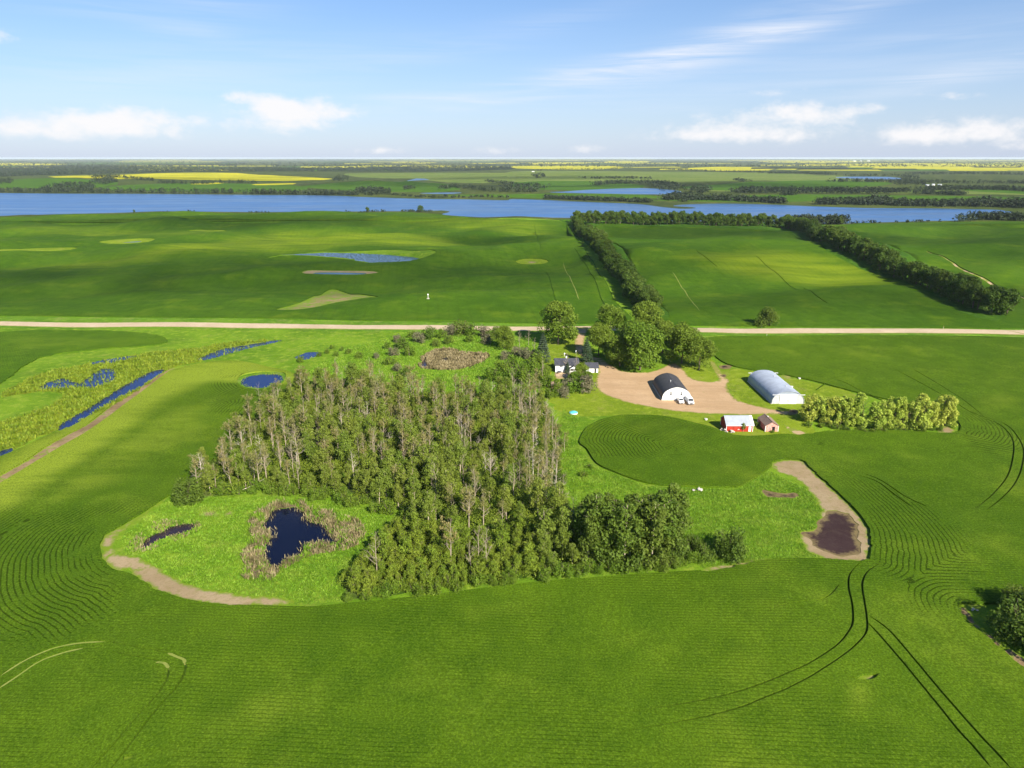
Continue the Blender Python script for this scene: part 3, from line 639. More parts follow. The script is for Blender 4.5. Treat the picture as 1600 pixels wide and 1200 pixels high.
# headlands where the drilled rows swing round and show
ROWZ = [(ground(P("-150,770 60,800 200,785 226,800 160,845 160,875 204,905 180,960 90,1010 20,1005 -150,960")), 7),
        (ground(P("1345,800 1300,730 1400,765 1500,820 1530,890 1505,950 1440,965 1375,905 1355,865")), 6), (ground(P("905,690 930,655 1000,645 1110,665 1130,690 1000,722 930,722")), 6), (ground(P("1485,668 1515,635 1610,690 1575,725 1500,700")), 5), (ground(P("330,590 400,580 440,605 380,650 330,650")), 6)]
def build_land():
    pts = []
    az = np.radians(np.arange(-53, 53.01, .5)); rad = 66 * np.exp(np.arange(0, 605) * .011)
    A, R = np.meshgrid(az, rad)
    jr = np.random.default_rng(3)
    A = A + jr.normal(0, .0015, A.shape); R = R * (1 + jr.normal(0, .002, R.shape))
    pts.append(np.stack([(R * np.sin(A)).ravel(), (R * np.cos(A)).ravel()], 1))
    az2 = np.radians(np.arange(58, 303, 7.0)); rad2 = 66 * np.exp(np.arange(0, 67) * .1)
    A, R = np.meshgrid(az2, rad2); pts.append(np.stack([(R * np.sin(A)).ravel(), (R * np.cos(A)).ravel()], 1))
    a3 = np.radians(np.arange(0, 360, 30.0)); pts.append(np.stack([30 * np.sin(a3), 30 * np.cos(a3)], 1)); pts.append(np.zeros((1, 2)))
    base = np.concatenate(pts)
    V = [Vector(p) for p in base]; E = []
    for key, q in REG:
        b = len(V); V += [Vector(p) for p in q]; n = len(q); E += [(b + i, b + (i + 1) % n) for i in range(n)]
    vs, es, fs, *_ = delaunay_2d_cdt(V, E, [], 0, 1e-3)
    xy = np.array([(v.x, v.y) for v in vs]); F = np.array([f for f in fs if len(f) == 3], np.int32)
    c = xy[F].mean(1)
    keys = ['countryside'] + [k for k in dict.fromkeys(k for k, _ in REG)]
    kid = {k: i for i, k in enumerate(keys)}
    lab = np.zeros(len(F), np.int32)
    for key, q in REG: lab[inside(c[:, 0], c[:, 1], q)] = kid[key]
    hv = hh(xy[:, 0], xy[:, 1])
    # crop attributes
    x, y = xy[:, 0], xy[:, 1]; rr_ = np.hypot(x, y)
    thin = np.zeros(len(x))  # crop thinness, and the painted sunlit bands of the middle field
    for q, fall, amt in THIN_LIT:
        m = (x > q[:, 0].min() - fall) & (x < q[:, 0].max() + fall) & (y > q[:, 1].min() - fall) & (y < q[:, 1].max() + fall)
        d = seg_dist(x[m], y[m], q); s = np.where(inside(x[m], y[m], q), d, -d)
        thin[m] = np.maximum(thin[m], amt * sstep(-fall, fall, s))
    crop_keys = [k for k in keys if k.startswith('crop')]
    cropf = np.isin(lab, [kid[k] for k in crop_keys] + [kid[k] for k in keys if 'track' in k or 'bare_spot' in k])
    # boundary of the near island: crop/non-crop edges
    e = np.sort(np.concatenate([F[:, [0, 1]], F[:, [1, 2]], F[:, [2, 0]]]), 1); fid = np.tile(np.arange(len(F)), 3)
    key_ = e[:, 0].astype(np.int64) * len(xy) + e[:, 1]; o = np.argsort(key_, kind='stable'); ks = key_[o]
    same = np.nonzero(ks[1:] == ks[:-1])[0]; f1, f2 = fid[o[same]], fid[o[same + 1]]; ed = e[o[same]]
    be = ed[(cropf[f1] != cropf[f2])]; bp = (xy[be[:, 0]] + xy[be[:, 1]]) / 2
    nr = np.hypot(bp[:, 0], bp[:, 1]) < 460; bp = bp[nr]
    from mathutils.kdtree import KDTree
    kd = KDTree(len(bp))
    for i, p in enumerate(bp): kd.insert((p[0], p[1], 0), i)
    kd.balance()
    row = np.zeros(len(x)); m = np.nonzero(rr_ < 460)[0]
    for i in m: row[i] = kd.find((x[i], y[i], 0))[2]
    roww = np.zeros(len(x))
    for q, fall in ROWZ:
        m = (x > q[:, 0].min() - fall) & (x < q[:, 0].max() + fall) & (y > q[:, 1].min() - fall) & (y < q[:, 1].max() + fall)
        d = seg_dist(x[m], y[m], q); roww[m] = np.maximum(roww[m], sstep(-fall, fall, np.where(inside(x[m], y[m], q), d, -d)))
    # build one mesh for each piece of land
    offs = np.array([KEYS[k]['off'] for k in keys]); zc = np.array([np.nan if KEYS[k]['z'] is None else KEYS[k]['z'] for k in keys])
    def zof(l, vi): return np.where(np.isnan(zc[l]), hv[vi] + offs[l], zc[l])
    for k in keys:
        i = kid[k]; fm = F[lab == i]
        if not len(fm): continue
        used, inv = np.unique(fm, return_inverse=True); inv = inv.reshape(-1, 3)
        z = zof(i, used)
        if k.startswith('crop'): z = z + .06 * fbm(x[used], y[used], 9, 77) * (rr_[used] < 450)
        Vt = np.stack([xy[used, 0], xy[used, 1], z], 1)
        mapv = np.full(len(xy), -1); mapv[used] = np.arange(len(used))
        # walls down to lower neighbours
        b1 = (lab[f1] == i) & (lab[f2] != i); b2 = (lab[f2] == i) & (lab[f1] != i)
        ee = np.concatenate([ed[b1], ed[b2]]); ol = np.concatenate([lab[f2[b1]], lab[f1[b2]]])
        eg = np.full(len(used), 9.0)
        if KEYS[k]['mat'] in ('yard', 'bare', 'weedy', 'ditch', 'mud', 'path', 'slough', 'road'):
            eg = np.full(len(used), 1e9)
            for kk, q in REG:
                if kk == k: eg = np.minimum(eg, seg_dist(Vt[:, 0], Vt[:, 1], q))
        att = [thin[used], row[used], roww[used], eg]
        faces = [inv]
        if len(ee):
            za = Vt[mapv[ee], 2]; zb = np.stack([np.where(np.isnan(zc[ol]), hv[ee[:, j]] + offs[ol], zc[ol]) for j in (0, 1)], 1)
            lowm = (za - zb).max(1) > .015; ee, zb = ee[lowm], zb[lowm]
            if len(ee):
                n0 = len(Vt); lowv = np.stack([np.stack([xy[ee[:, j], 0], xy[ee[:, j], 1], zb[:, j] - .05], 1) for j in (0, 1)], 1).reshape(-1, 3)
                topv = Vt[mapv[ee]].reshape(-1, 3); Vt = np.concatenate([Vt, lowv, topv]); ii = n0 + np.arange(len(ee)) * 2; jj = ii + len(ee) * 2
                faces.append(np.stack([jj, jj + 1, ii + 1, ii], 1))
                att = [np.concatenate([a, np.repeat(0, len(lowv)) if j else a[mapv[ee]].ravel(), np.repeat(0, len(lowv)) if j else a[mapv[ee]].ravel()]) for j, a in enumerate(att)]
        me = raw_mesh(KEYS[k]['name'], Vt, faces, [M[KEYS[k]['mat']]], None, True, dict(thin=att[0], row=att[1], roww=att[2], edge=att[3]))
        ob = link(KEYS[k]['name'], me); tag(ob, kind='structure')
    return xy, hv
LAND = build_land()
def gz(x, y): return float(hh(np.array([x]), np.array([y]))[0])
def at(px, py): q = ground([[px, py]])[0]; return float(q[0]), float(q[1]), gz(q[0], q[1])

# ------------------------------------------------------------------ haze: thin summer air round everything
hm = new_mat('haze'); nt = hm.node_tree
pv = nt.nodes.new('ShaderNodeVolumePrincipled'); pv.inputs['Color'].default_value = (.80, .90, 1.0, 1); pv.inputs['Density'].default_value = 2.0e-5; pv.inputs['Anisotropy'].default_value = 0.0
on = nt.nodes.new('ShaderNodeOutputMaterial'); nt.links.new(pv.outputs[0], on.inputs['Volume'])
zb = float(LAND[1].min()) - 1.5; S_ = 60000
bv = [(x, y, z) for z in (zb, H + 3) for y in (-S_, S_) for x in (-S_, S_)]
hz = link('haze', raw_mesh('haze', bv, [[(0, 2, 3, 1), (4, 5, 7, 6), (0, 1, 5, 4), (2, 6, 7, 3), (0, 4, 6, 2), (1, 3, 7, 5)]], [hm])); tag(hz, 'thin bluish summer haze over the far land', None, None, 'stuff')

# ------------------------------------------------------------------ unseen clouds added out of frame to lay shadow bands on the far fields
def shade_cloud_mat():
    t = NT('shade_cloud'); o = t.obj(); sp = t.n('ShaderNodeSeparateXYZ'); t.L.new(o, sp.inputs[0])
    r = t.math('SQRT', t.math('ADD', t.math('POWER', sp.outputs[0], 2.0), t.math('POWER', sp.outputs[1], 2.0)))
    nz = t.noise(.012, 4, .55)
    e = t.math('ADD', r, t.math('MULTIPLY', t.math('SUBTRACT', nz, .5), 1.1))
    a = t.map(e, 1.0, .25, 0.0, .33)
    d = t.n('ShaderNodeBsdfDiffuse'); d.inputs[0].default_value = (.9, .9, .9, 1); tr = t.n('ShaderNodeBsdfTransparent')
    mx = t.n('ShaderNodeMixShader'); t.L.new(a, mx.inputs[0]); t.L.new(tr.outputs[0], mx.inputs[1]); t.L.new(d.outputs[0], mx.inputs[2])
    ou = t.n('ShaderNodeOutputMaterial'); t.L.new(mx.outputs[0], ou.inputs[0]); return t.m
CLM = shade_cloud_mat()
def shade_cloud(x, y, rx, ry, rz=0.0, alt=950.0):
    cx, cy = x + sd.x / sd.z * alt, y + sd.y / sd.z * alt  # set up-sun so the added shade lands on the given spot
    V, F = [], []; n, m = 24, 9
    for j in range(m):
        ph = -math.pi / 2 + math.pi * j / (m - 1)
        for i in range(n): a = 2 * math.pi * i / n; V.append((math.cos(ph) * math.cos(a), math.cos(ph) * math.sin(a), max(-.35, math.sin(ph))))
    for j in range(m - 1):
        for i in range(n): F.append((j * n + i, j * n + (i + 1) % n, (j + 1) * n + (i + 1) % n, (j + 1) * n + i))
    o = link('shade_cloud', raw_mesh('shade_cloud', V, [F], [CLM], None, True), None, (cx, cy, alt), rz); o.scale = (rx, ry, min(rx, ry) * .35)
    tag(o, kind='stuff')
for c in ((-420, 1090, 420, 90), (-150, 640, 520, 130, .05), (-520, 560, 300, 90), (300, 960, 300, 120, -.1), (640, 720, 230, 330), (330, 500, 260, 60, .1), (-30, 900, 120, 50), (900, 980, 300, 200), (-900, 800, 300, 160), (-300, 2700, 700, 200), (900, 2600, 500, 180), (100, 3600, 900, 300)): shade_cloud(*c)
for px_, rx, ry in (((300, 279), 900, 170), ((430, 277), 500, 150), ((1000, 290), 500, 120), ((1350, 300), 500, 130)):
    g_ = ground([px_])[0]; shade_cloud(g_[0], g_[1], rx, ry)  # more added shade, for the hill and fields beyond the lake

# ------------------------------------------------------------------ mesh helpers
class MB:
    """collects boxes, prisms, tubes ...; build() links them as one mesh object"""
    def __init__(s): s.V = []; s.F = []; s.MI = []
    def add(s, V, F, mi=0):
        b = len(s.V); s.V += [tuple(v) for v in V]; s.F += [tuple(b + i for i in f) for f in F]; s.MI += [mi] * len(F); return s
    def box(s, x0, x1, y0, y1, z0, z1, mi=0):
        v = [(x, y, z) for z in (z0, z1) for y in (y0, y1) for x in (x0, x1)]
        return s.add(v, [(0, 2, 3, 1), (4, 5, 7, 6), (0, 1, 5, 4), (2, 6, 7, 3), (0, 4, 6, 2), (1, 3, 7, 5)], mi)
    def prism(s, prof, axis, a, b, mi=0, caps=True):
        """extrude a closed 2-D profile along axis from a to b; profile is (u, z): u is the other horizontal axis"""
        n = len(prof)
        mk = (lambda u, z, t: (u, t, z)) if axis == 'y' else (lambda u, z, t: (t, u, z))
        v = [mk(u, z, a) for u, z in prof] + [mk(u, z, b) for u, z in prof]
        f = [(i, (i + 1) % n, n + (i + 1) % n, n + i) for i in range(n)]
        if caps: f += [tuple(range(n))[::-1], tuple(range(n, 2 * n))]
        return s.add(v, f, mi)
    def shell(s, prof, axis, a, b, th, mi=0):
        """open profile with thickness"""
        p = np.array(prof, float); t = np.gradient(p, axis=0); t /= np.linalg.norm(t, axis=1)[:, None] + 1e-9
        nrm = np.stack([-t[:, 1], t[:, 0]], 1); q = p - nrm * th
        return s.prism([tuple(k) for k in p] + [tuple(k) for k in q[::-1]], axis, a, b, mi)
    def tube(s, path, radii, k=6, mi=0):
        path = [Vector(p) for p in path]; n = len(path); vs = []; fs = []
        for i, p in enumerate(path):
            d = (path[min(i + 1, n - 1)] - path[max(i - 1, 0)]).normalized()
            u = d.orthogonal().normalized() if abs(d.z) < .95 else Vector((1, 0, 0)); w = d.cross(u).normalized(); u = w.cross(d)
            for j in range(k):
                a = 2 * math.pi * j / k; vs.append(p + (u * math.cos(a) + w * math.sin(a)) * radii[i])
        for i in range(n - 1):
            for j in range(k): fs.append((i * k + j, i * k + (j + 1) % k, (i + 1) * k + (j + 1) % k, (i + 1) * k + j))
        fs.append(tuple((n - 1) * k + j for j in range(k)))
        return s.add(vs, fs, mi)
    def cyl(s, c, r, axis, a, b, k=14, mi=0):
        prof = [(c[0] + r * math.cos(2 * math.pi * i / k), c[1] + r * math.sin(2 * math.pi * i / k)) for i in range(k)]
        return s.prism(prof, axis, a, b, mi)
    def mesh(s, name, mats, smooth=False):
        me = bpy.data.meshes.new(name); me.from_pydata(s.V, [], s.F)
        mats = mats if isinstance(mats, (list, tuple)) else [mats]
        for m in mats: me.materials.append(m)
        me.polygons.foreach_set('material_index', s.MI)
        if smooth: me.polygons.foreach_set('use_smooth', [True] * len(s.F))
        me.update(); return me
    def build(s, name, mats, parent=None, smooth=False, loc=None): return link(name, s.mesh(name, mats, smooth), parent, loc)

def empty(name, loc, rz=0.0, label=None, cat=None, group=None):
    o = bpy.data.objects.new(name, None); COL.objects.link(o); o.location = loc; o.rotation_euler = (0, 0, rz); o.empty_display_size = .5
    return tag(o, label, cat, group)

# ------------------------------------------------------------------ plants
M['leaf_aspen'] = leaf_mat('leaf_aspen', (.100, .160, .016), (.150, .220, .024), (.215, .285, .045))
M['leaf_shelter'] = leaf_mat('leaf_shelter', (.048, .098, .012), (.078, .142, .015), (.12, .19, .024))
M['leaf_cotton'] = leaf_mat('leaf_cotton', (.080, .150, .012), (.125, .210, .016), (.185, .27, .03))
M['leaf_willow'] = leaf_mat('leaf_willow', (.24, .34, .035), (.335, .44, .055), (.42, .51, .10))
M['leaf_shrub'] = leaf_mat('leaf_shrub', (.075, .150, .010), (.115, .20, .014), (.17, .255, .025))
M['leaf_darkshrub'] = leaf_mat('leaf_darkshrub', (.060, .115, .012), (.095, .16, .016), (.145, .215, .026))
M['leaf_sparse'] = leaf_mat('leaf_sparse', (.15, .165, .04), (.21, .22, .06), (.28, .27, .10))
M['leaf_young'] = leaf_mat('leaf_young', (.105, .175, .012), (.155, .235, .018), (.215, .30, .034))
M['leaf_grey'] = leaf_mat('leaf_grey', (.12, .13, .06), (.17, .175, .085), (.23, .22, .12))
M['needle'] = leaf_mat('needle', (.022, .045, .020), (.040, .070, .032), (.07, .10, .05), .05)
M['leaf_far'] = leaf_mat('leaf_far', (.016, .030, .013), (.027, .043, .016), (.043, .062, .02), .1, .2)
M['bark_pale'] = simple('bark_pale', (.46, .38, .28), .85, .3, 1.2, .1)
M['bark_dead'] = simple('bark_dead', (.31, .255, .185), .9, .25, 1.0, .1)
M['bark_dark'] = simple('bark_dark', (.13, .10, .075), .9, .3, 1.2, .1)
M['bark_white'] = simple('bark_white', (.50, .44, .35), .85, .2, 1.2, .1)

def leaf_arrays(rng, blobs, n, size, out=.75, flat=.55):
    """n leaf-cluster quads spread through the shells of blobs (cx,cy,cz,rx,ry,rz)"""
    b = np.array(blobs, float); w = (b[:, 3] * b[:, 5]) + .05; pick = rng.choice(len(b), n, p=w / w.sum()); B = b[pick]
    d = rng.normal(0, 1, (n, 3)); d[:, 2] += .25; d /= np.linalg.norm(d, axis=1)[:, None]
    r = 1 - (1 - flat) * rng.random(n) ** 1.6
    pos = B[:, :3] + d * B[:, 3:6] * r[:, None]
    nrm = d * out + rng.normal(0, .5, (n, 3)); nrm[:, 2] += .25; nrm /= np.linalg.norm(nrm, axis=1)[:, None]
    t = np.cross(nrm, rng.normal(0, 1, (n, 3))); t /= np.linalg.norm(t, axis=1)[:, None] + 1e-9; u = np.cross(nrm, t)
    s = (size * rng.uniform(.55, 1.35, n))[:, None]; s2 = s * rng.uniform(.5, .95, n)[:, None]
    bend = nrm * s * .25
    V = np.stack([pos - t * s * .5 - bend * .5, pos + u * s2 * .5, pos + t * s * .5 - bend * .5, pos - u * s2 * .5], 1).reshape(-1, 3)
    F = np.arange(n * 4).reshape(n, 4)
    sh = np.clip(.5 * rng.random(len(b))[pick] + .5 * rng.random(n), 0, 1)
    return V, F, np.repeat(sh, 4)

def leaf_mesh(name, rng, blobs, n, size, mat, **k):
    V, F, s = leaf_arrays(rng, blobs, n, size, **k)
    return raw_mesh(name, V, [F], [mat], None, False, dict(shade=s))

def wood(rng, h, r, nb, spread, lo=.35, up=.7, sub=0, k=6, lean=.03, twig=.5):
    """trunk with limbs as one MB"""
    mb = MB(); pts = []; p = Vector((0, 0, -.3)); lx, ly = rng.normal(0, lean, 2)
    for i in range(7):
        t = i / 6; pts.append(Vector((lx * t * h + rng.normal(0, .012) * h * t, ly * t * h + rng.normal(0, .012) * h * t, -.3 + t * (h + .3))))
    mb.tube(pts, [r * (1 - .85 * i / 6) for i in range(7)], k)
    for i in range(nb):
        t = lo + (1 - lo) * (i + rng.random()) / nb * .95; j = min(5, int(t * 6)); f = t * 6 - j
        a = pts[j].lerp(pts[j + 1], f); an = rng.uniform(0, 6.283); L = spread * (1.15 - .75 * t) * rng.uniform(.6, 1.2)
        d = Vector((math.cos(an), math.sin(an), up * rng.uniform(.6, 1.5))).normalized()
        e = a + d * L; mid = a + d * L * .5 - Vector((0, 0, L * .06)); br = r * (1 - .8 * t) * .55
        mb.tube([a, mid, e], [br, br * .65, br * .2], 4)
        for _ in range(sub):
            q = a.lerp(e, rng.uniform(.35, .95)); dd = (d + Vector(rng.normal(0, .6, 3))).normalized(); dd.z = abs(dd.z) * .9 + .15
            mb.tube([q, q + dd * L * rng.uniform(.25, twig)], [br * .5, br * .12], 3)
    return mb

ZERO = (0, 0, 0)
PROTO = {}
def tree_kind(key, n, make):
    PROTO[key] = [make(np.random.default_rng(hash_key(key) + i)) for i in range(n)]
def hash_key(s): return sum((i + 1) * ord(c) for i, c in enumerate(s))

def aspen(rng, leaf='leaf_aspen', h=12, bark='bark_pale', n=2300, rad=3.3, lo=.30, size=.46, nb=20, taper=3.2, fat=1.0):
    bl = []
    for i in range(nb):
        f = (i + rng.random()) / nb; t = lo + (1 - lo) * f
        R = rad * (1.0 - .8 * f ** taper) * (.6 + .4 * min(1, f * 3)); a = i * 2.4 + rng.uniform(-.8, .8); o = R * rng.uniform(.3, .85)
        q = rad * fat * rng.uniform(.25, .46) * (1 - .25 * f); bl.append((o * math.cos(a), o * math.sin(a), min(t * h, h - q * rng.uniform(.2, .9)), q, q, q * rng.uniform(.8, 1.1)))
    bl.append((0, 0, h * (lo + 1) * .5, rad * .45, rad * .45, h * (1 - lo) * .36))
    tr = wood(rng, h * 1.0, .18, 11, 3.2, .32, .95, 1)
    return [('trunk', tr.mesh('trunk', M[bark], True)), ('crown', leaf_mesh('crown', rng, bl, n, size, M[leaf], flat=.4))]

def sparse(rng):
    h = 14.0; bl = []
    for i in range(14):
        t = .5 + .5 * rng.random(); a = rng.uniform(0, 6.28); o = 2.2 * rng.random()
        bl.append((o * math.cos(a), o * math.sin(a), t * h, .9, .9, 1.0))
    tr = wood(rng, h, .22, 14, 3.6, .35, 1.0, 3)
    return [('trunk', tr.mesh('trunk', M['bark_dead'], True)), ('crown', leaf_mesh('crown', rng, bl, 420, .42, M['leaf_sparse'], flat=.1))]

def dead(rng, h=14, white=False, up=1.25):
    tr = wood(rng, h, .23, 0, 0, lean=.05)
    br = MB(); full = wood(rng, h, .17, 17, 3.8, .3, up, 5, lean=.02, twig=.6)
    nv = 7 * 6; br.V = full.V[nv:]; br.F = [tuple(i - nv for i in f) for f in full.F[6 * 6 + 1:]]; br.MI = full.MI[6 * 6 + 1:]
    m = M['bark_white' if white else 'bark_dead']
    tr = MB(); tr.V = full.V[:nv]; tr.F = full.F[:37]; tr.MI = full.MI[:37]
    return [('trunk', tr.mesh('trunk', m, True)), ('limbs', br.mesh('limbs', m, True))]

def shrub(rng, leaf='leaf_shrub', h=4.5, rad=2.6, n=800, size=.42):
    bl = []
    for i in range(9):
        a = rng.uniform(0, 6.28); o = rad * math.sqrt(rng.random()) * .75; q = rad * rng.uniform(.3, .5)
        top = h * (1 - .45 * (o / rad) ** 2) * rng.uniform(.7, 1.0)
        bl.append((o * math.cos(a), o * math.sin(a), max(q * .8, top - q), q, q, q))
        bl.append((o * math.cos(a), o * math.sin(a), max(.5, (top - q) * .5), q * .9, q * .9, max(.6, top * .4)))
    V, F, s = leaf_arrays(rng, bl, n, size)
    V[:, 2] = np.maximum(V[:, 2], .02)
    st = MB()
    for i in range(5):
        a = rng.uniform(0, 6.28); st.tube([(0, 0, -.2), (math.cos(a) * rad * .3, math.sin(a) * rad * .3, h * .4), (math.cos(a) * rad * .5, math.sin(a) * rad * .5, h * .8)], [.08, .05, .02], 4)
    sv = np.array(st.V); n0 = len(V); q4 = np.array([f for f in st.F if len(f) == 4]) + n0
    me = raw_mesh('shrub', np.concatenate([V, sv]), [F, q4], [M[leaf], M['bark_dark']], np.concatenate([np.zeros(len(F)), np.ones(len(q4))]), False, dict(shade=np.concatenate([s, np.full(len(sv), .5)])))
    return [('shrub', me)]

def broad(rng, leaf='leaf_cotton', h=21, rad=10.2, n=8500, size=.85, nb=40, lo=.12, bark='bark_dark', one=False, r0=.45):
    bl = []
    for i in range(nb):
        u = rng.random(); a = rng.uniform(0, 6.28) ; t = lo + (1 - lo) * rng.random() ** .8
        tt = (t - lo) / (1 - lo); R = rad * math.sqrt(max(.08, 1 - (abs(tt - .38) / .64) ** 2)) ; o = R * rng.uniform(.45, .8)
        q = rad * rng.uniform(.24, .38)
        bl.append((o * math.cos(a), o * math.sin(a), min(t * h, h * (1 - .42 * (o / rad) ** 2) - q * rng.uniform(.6, 1.0)), q, q, q * .85))
    bl.append((0, 0, h * .86, rad * .3, rad * .3, h * .14)); bl.append((0, 0, h * .55, rad * .55, rad * .55, h * .28))
    tr = wood(rng, h * .8, r0, 9, rad * 1.0, .2, .9)
    V, F, s = leaf_arrays(rng, bl, n, size)
    V[:, 2] = np.maximum(V[:, 2], .15)
    if one:
        sv = np.array(tr.V); n0 = len(V); q4 = np.array([f for f in tr.F if len(f) == 4]) + n0
        return [('tree', raw_mesh('tree', np.concatenate([V, sv]), [F, q4], [M[leaf], M[bark]], np.concatenate([np.zeros(len(F)), np.ones(len(q4))]), False, dict(shade=np.concatenate([s, np.full(len(sv), .5)]))))]
    return [('trunk', tr.mesh('trunk', M[bark], True)), ('crown', raw_mesh('crown', V, [F], [M[leaf]], None, False, dict(shade=s)))]

def willow(rng):
    h = 11.8; rad = 6.0; bl = []
    for i in range(34):
        a = rng.uniform(0, 6.28); t = rng.uniform(.10, .95); o = rad * rng.uniform(.25, .8) * (1.05 - .35 * t)
        q = rng.uniform(.8, 1.35); bl.append((o * math.cos(a), o * math.sin(a), t * h, q, q, q * 1.25))
    tr = wood(rng, h * .85, .3, 10, 5, .12, 1.4, 1)
    return [('trunk', tr.mesh('trunk', M['bark_dark'], True)), ('crown', leaf_mesh('crown', rng, bl, 3600, .6, M['leaf_willow']))]

def spruce(rng, h=14, rad=4.4):
    V = []; n = 2600
    t = rng.random(n) ** .75; ang = rng.uniform(0, 6.28, n)
    whorl = np.round(t * 15) / 15; t = .8 * whorl + .2 * t
    R = rad * (1 - t) ** .85 * rng.uniform(.35, 1.0, n) + .08
    z = h * (.06 + .94 * t) - R * .28
    pos = np.stack([R * np.cos(ang), R * np.sin(ang), z], 1)
    outv = np.stack([np.cos(ang), np.sin(ang), np.full(n, -.3)], 1); side = np.stack([-np.sin(ang), np.cos(ang), rng.normal(0, .3, n)], 1)
    s = rng.uniform(.4, .8, n)[:, None]
    V = np.stack([pos - outv * s * .7, pos + side * s * .45, pos + outv * s * .7, pos - side * s * .45], 1).reshape(-1, 3)
    me = raw_mesh('crown', V, [np.arange(n * 4).reshape(n, 4)], [M['needle']], None, False, dict(shade=np.repeat(rng.random(n), 4)))
    tr = MB(); tr.tube([(0, 0, -.3), (0, 0, h * .5), (0, 0, h * .95)], [.25, .15, .03], 7)
    return [('trunk', tr.mesh('trunk', M['bark_dark'], True)), ('crown', me)]

tree_kind('aspen', 14, lambda r: aspen(r))
tree_kind('young', 7, lambda r: aspen(r, 'leaf_young', 7.0, 'bark_dark', n=1900, rad=2.7, lo=.06, size=.40, nb=18, taper=4, fat=1.15))
tree_kind('poplar_dark', 6, lambda r: aspen(r, 'leaf_darkshrub', 12, n=3200, rad=3.6, lo=.06, size=.50, nb=24, taper=4, fat=1.1))
tree_kind('sparse', 8, sparse)
tree_kind('dead', 7, lambda r: dead(r))
tree_kind('dead_white', 3, lambda r: dead(r, 12, True, .7))
tree_kind('dead_column', 3, lambda r: dead(r, 15, False, 4.5))
tree_kind('shrub', 7, lambda r: shrub(r))
tree_kind('darkshrub', 5, lambda r: shrub(r, 'leaf_darkshrub', 5, 3.0, 1100, .42))
tree_kind('greyshrub', 4, lambda r: shrub(r, 'leaf_grey', 4.5, 2.6, 750, .42))
def bigbush(rng):
    return shrub(rng, 'leaf_darkshrub', 8.0, 5.4, 3400, .52)
tree_kind('bigbush', 4, bigbush)
tree_kind('lowshrub', 5, lambda r: shrub(r, 'leaf_shrub', 2.2, 2.0, 260, .45))
tree_kind('cottonwood', 6, lambda r: broad(r))
tree_kind('shelter', 7, lambda r: broad(r, 'leaf_shelter', 16, 7.2, 1900, 1.1, 18, .06, one=True))
tree_kind('willow', 6, willow)
tree_kind('spruce', 2, spruce)

CNT = {}
def plant(kind, name, x, y, scale=1.0, label=None, cat='tree', group=None, rz=None, sz=None, var=None):
    """one plant: an Empty at its base with its trunk and crown, or a single mesh for the one-piece kinds"""
    v = PROTO[kind]; i = CNT.get(kind, 0) if var is None else var; CNT[kind] = CNT.get(kind, 0) + 1
    parts = v[i % len(v)]; z = gz(x, y)
    rz = RNG.uniform(0, 6.28) if rz is None else rz
    s = (scale, scale, scale if sz is None else sz)
    if len(parts) == 1:
        o = link(name, parts[0][1], None, (x, y, z), rz); o.scale = s; return tag(o, label, cat, group)
    r = empty(name, (x, y, z), rz, label, cat, group); r.scale = s
    for pn, me in parts: link(pn, me, r)
    return r

def scatter(poly, d, seed, maxn=4000, jit=None):
    """blue-noise points inside a ground polygon"""
    r = np.random.default_rng(seed); lo, hi = poly.min(0), poly.max(0); out = []; cell = {}
    for _ in range(maxn * 12):
        p = lo + (hi - lo) * r.random(2); k = (int(p[0] // d), int(p[1] // d))
        if any((p[0] - q[0]) ** 2 + (p[1] - q[1]) ** 2 < d * d for a in (-1, 0, 1) for b in (-1, 0, 1) for q in cell.get((k[0] + a, k[1] + b), ())): continue
        out.append(p); cell.setdefault(k, []).append(p)
        if len(out) > maxn: break
    out = np.array(out); return out[inside(out[:, 0], out[:, 1], poly)]

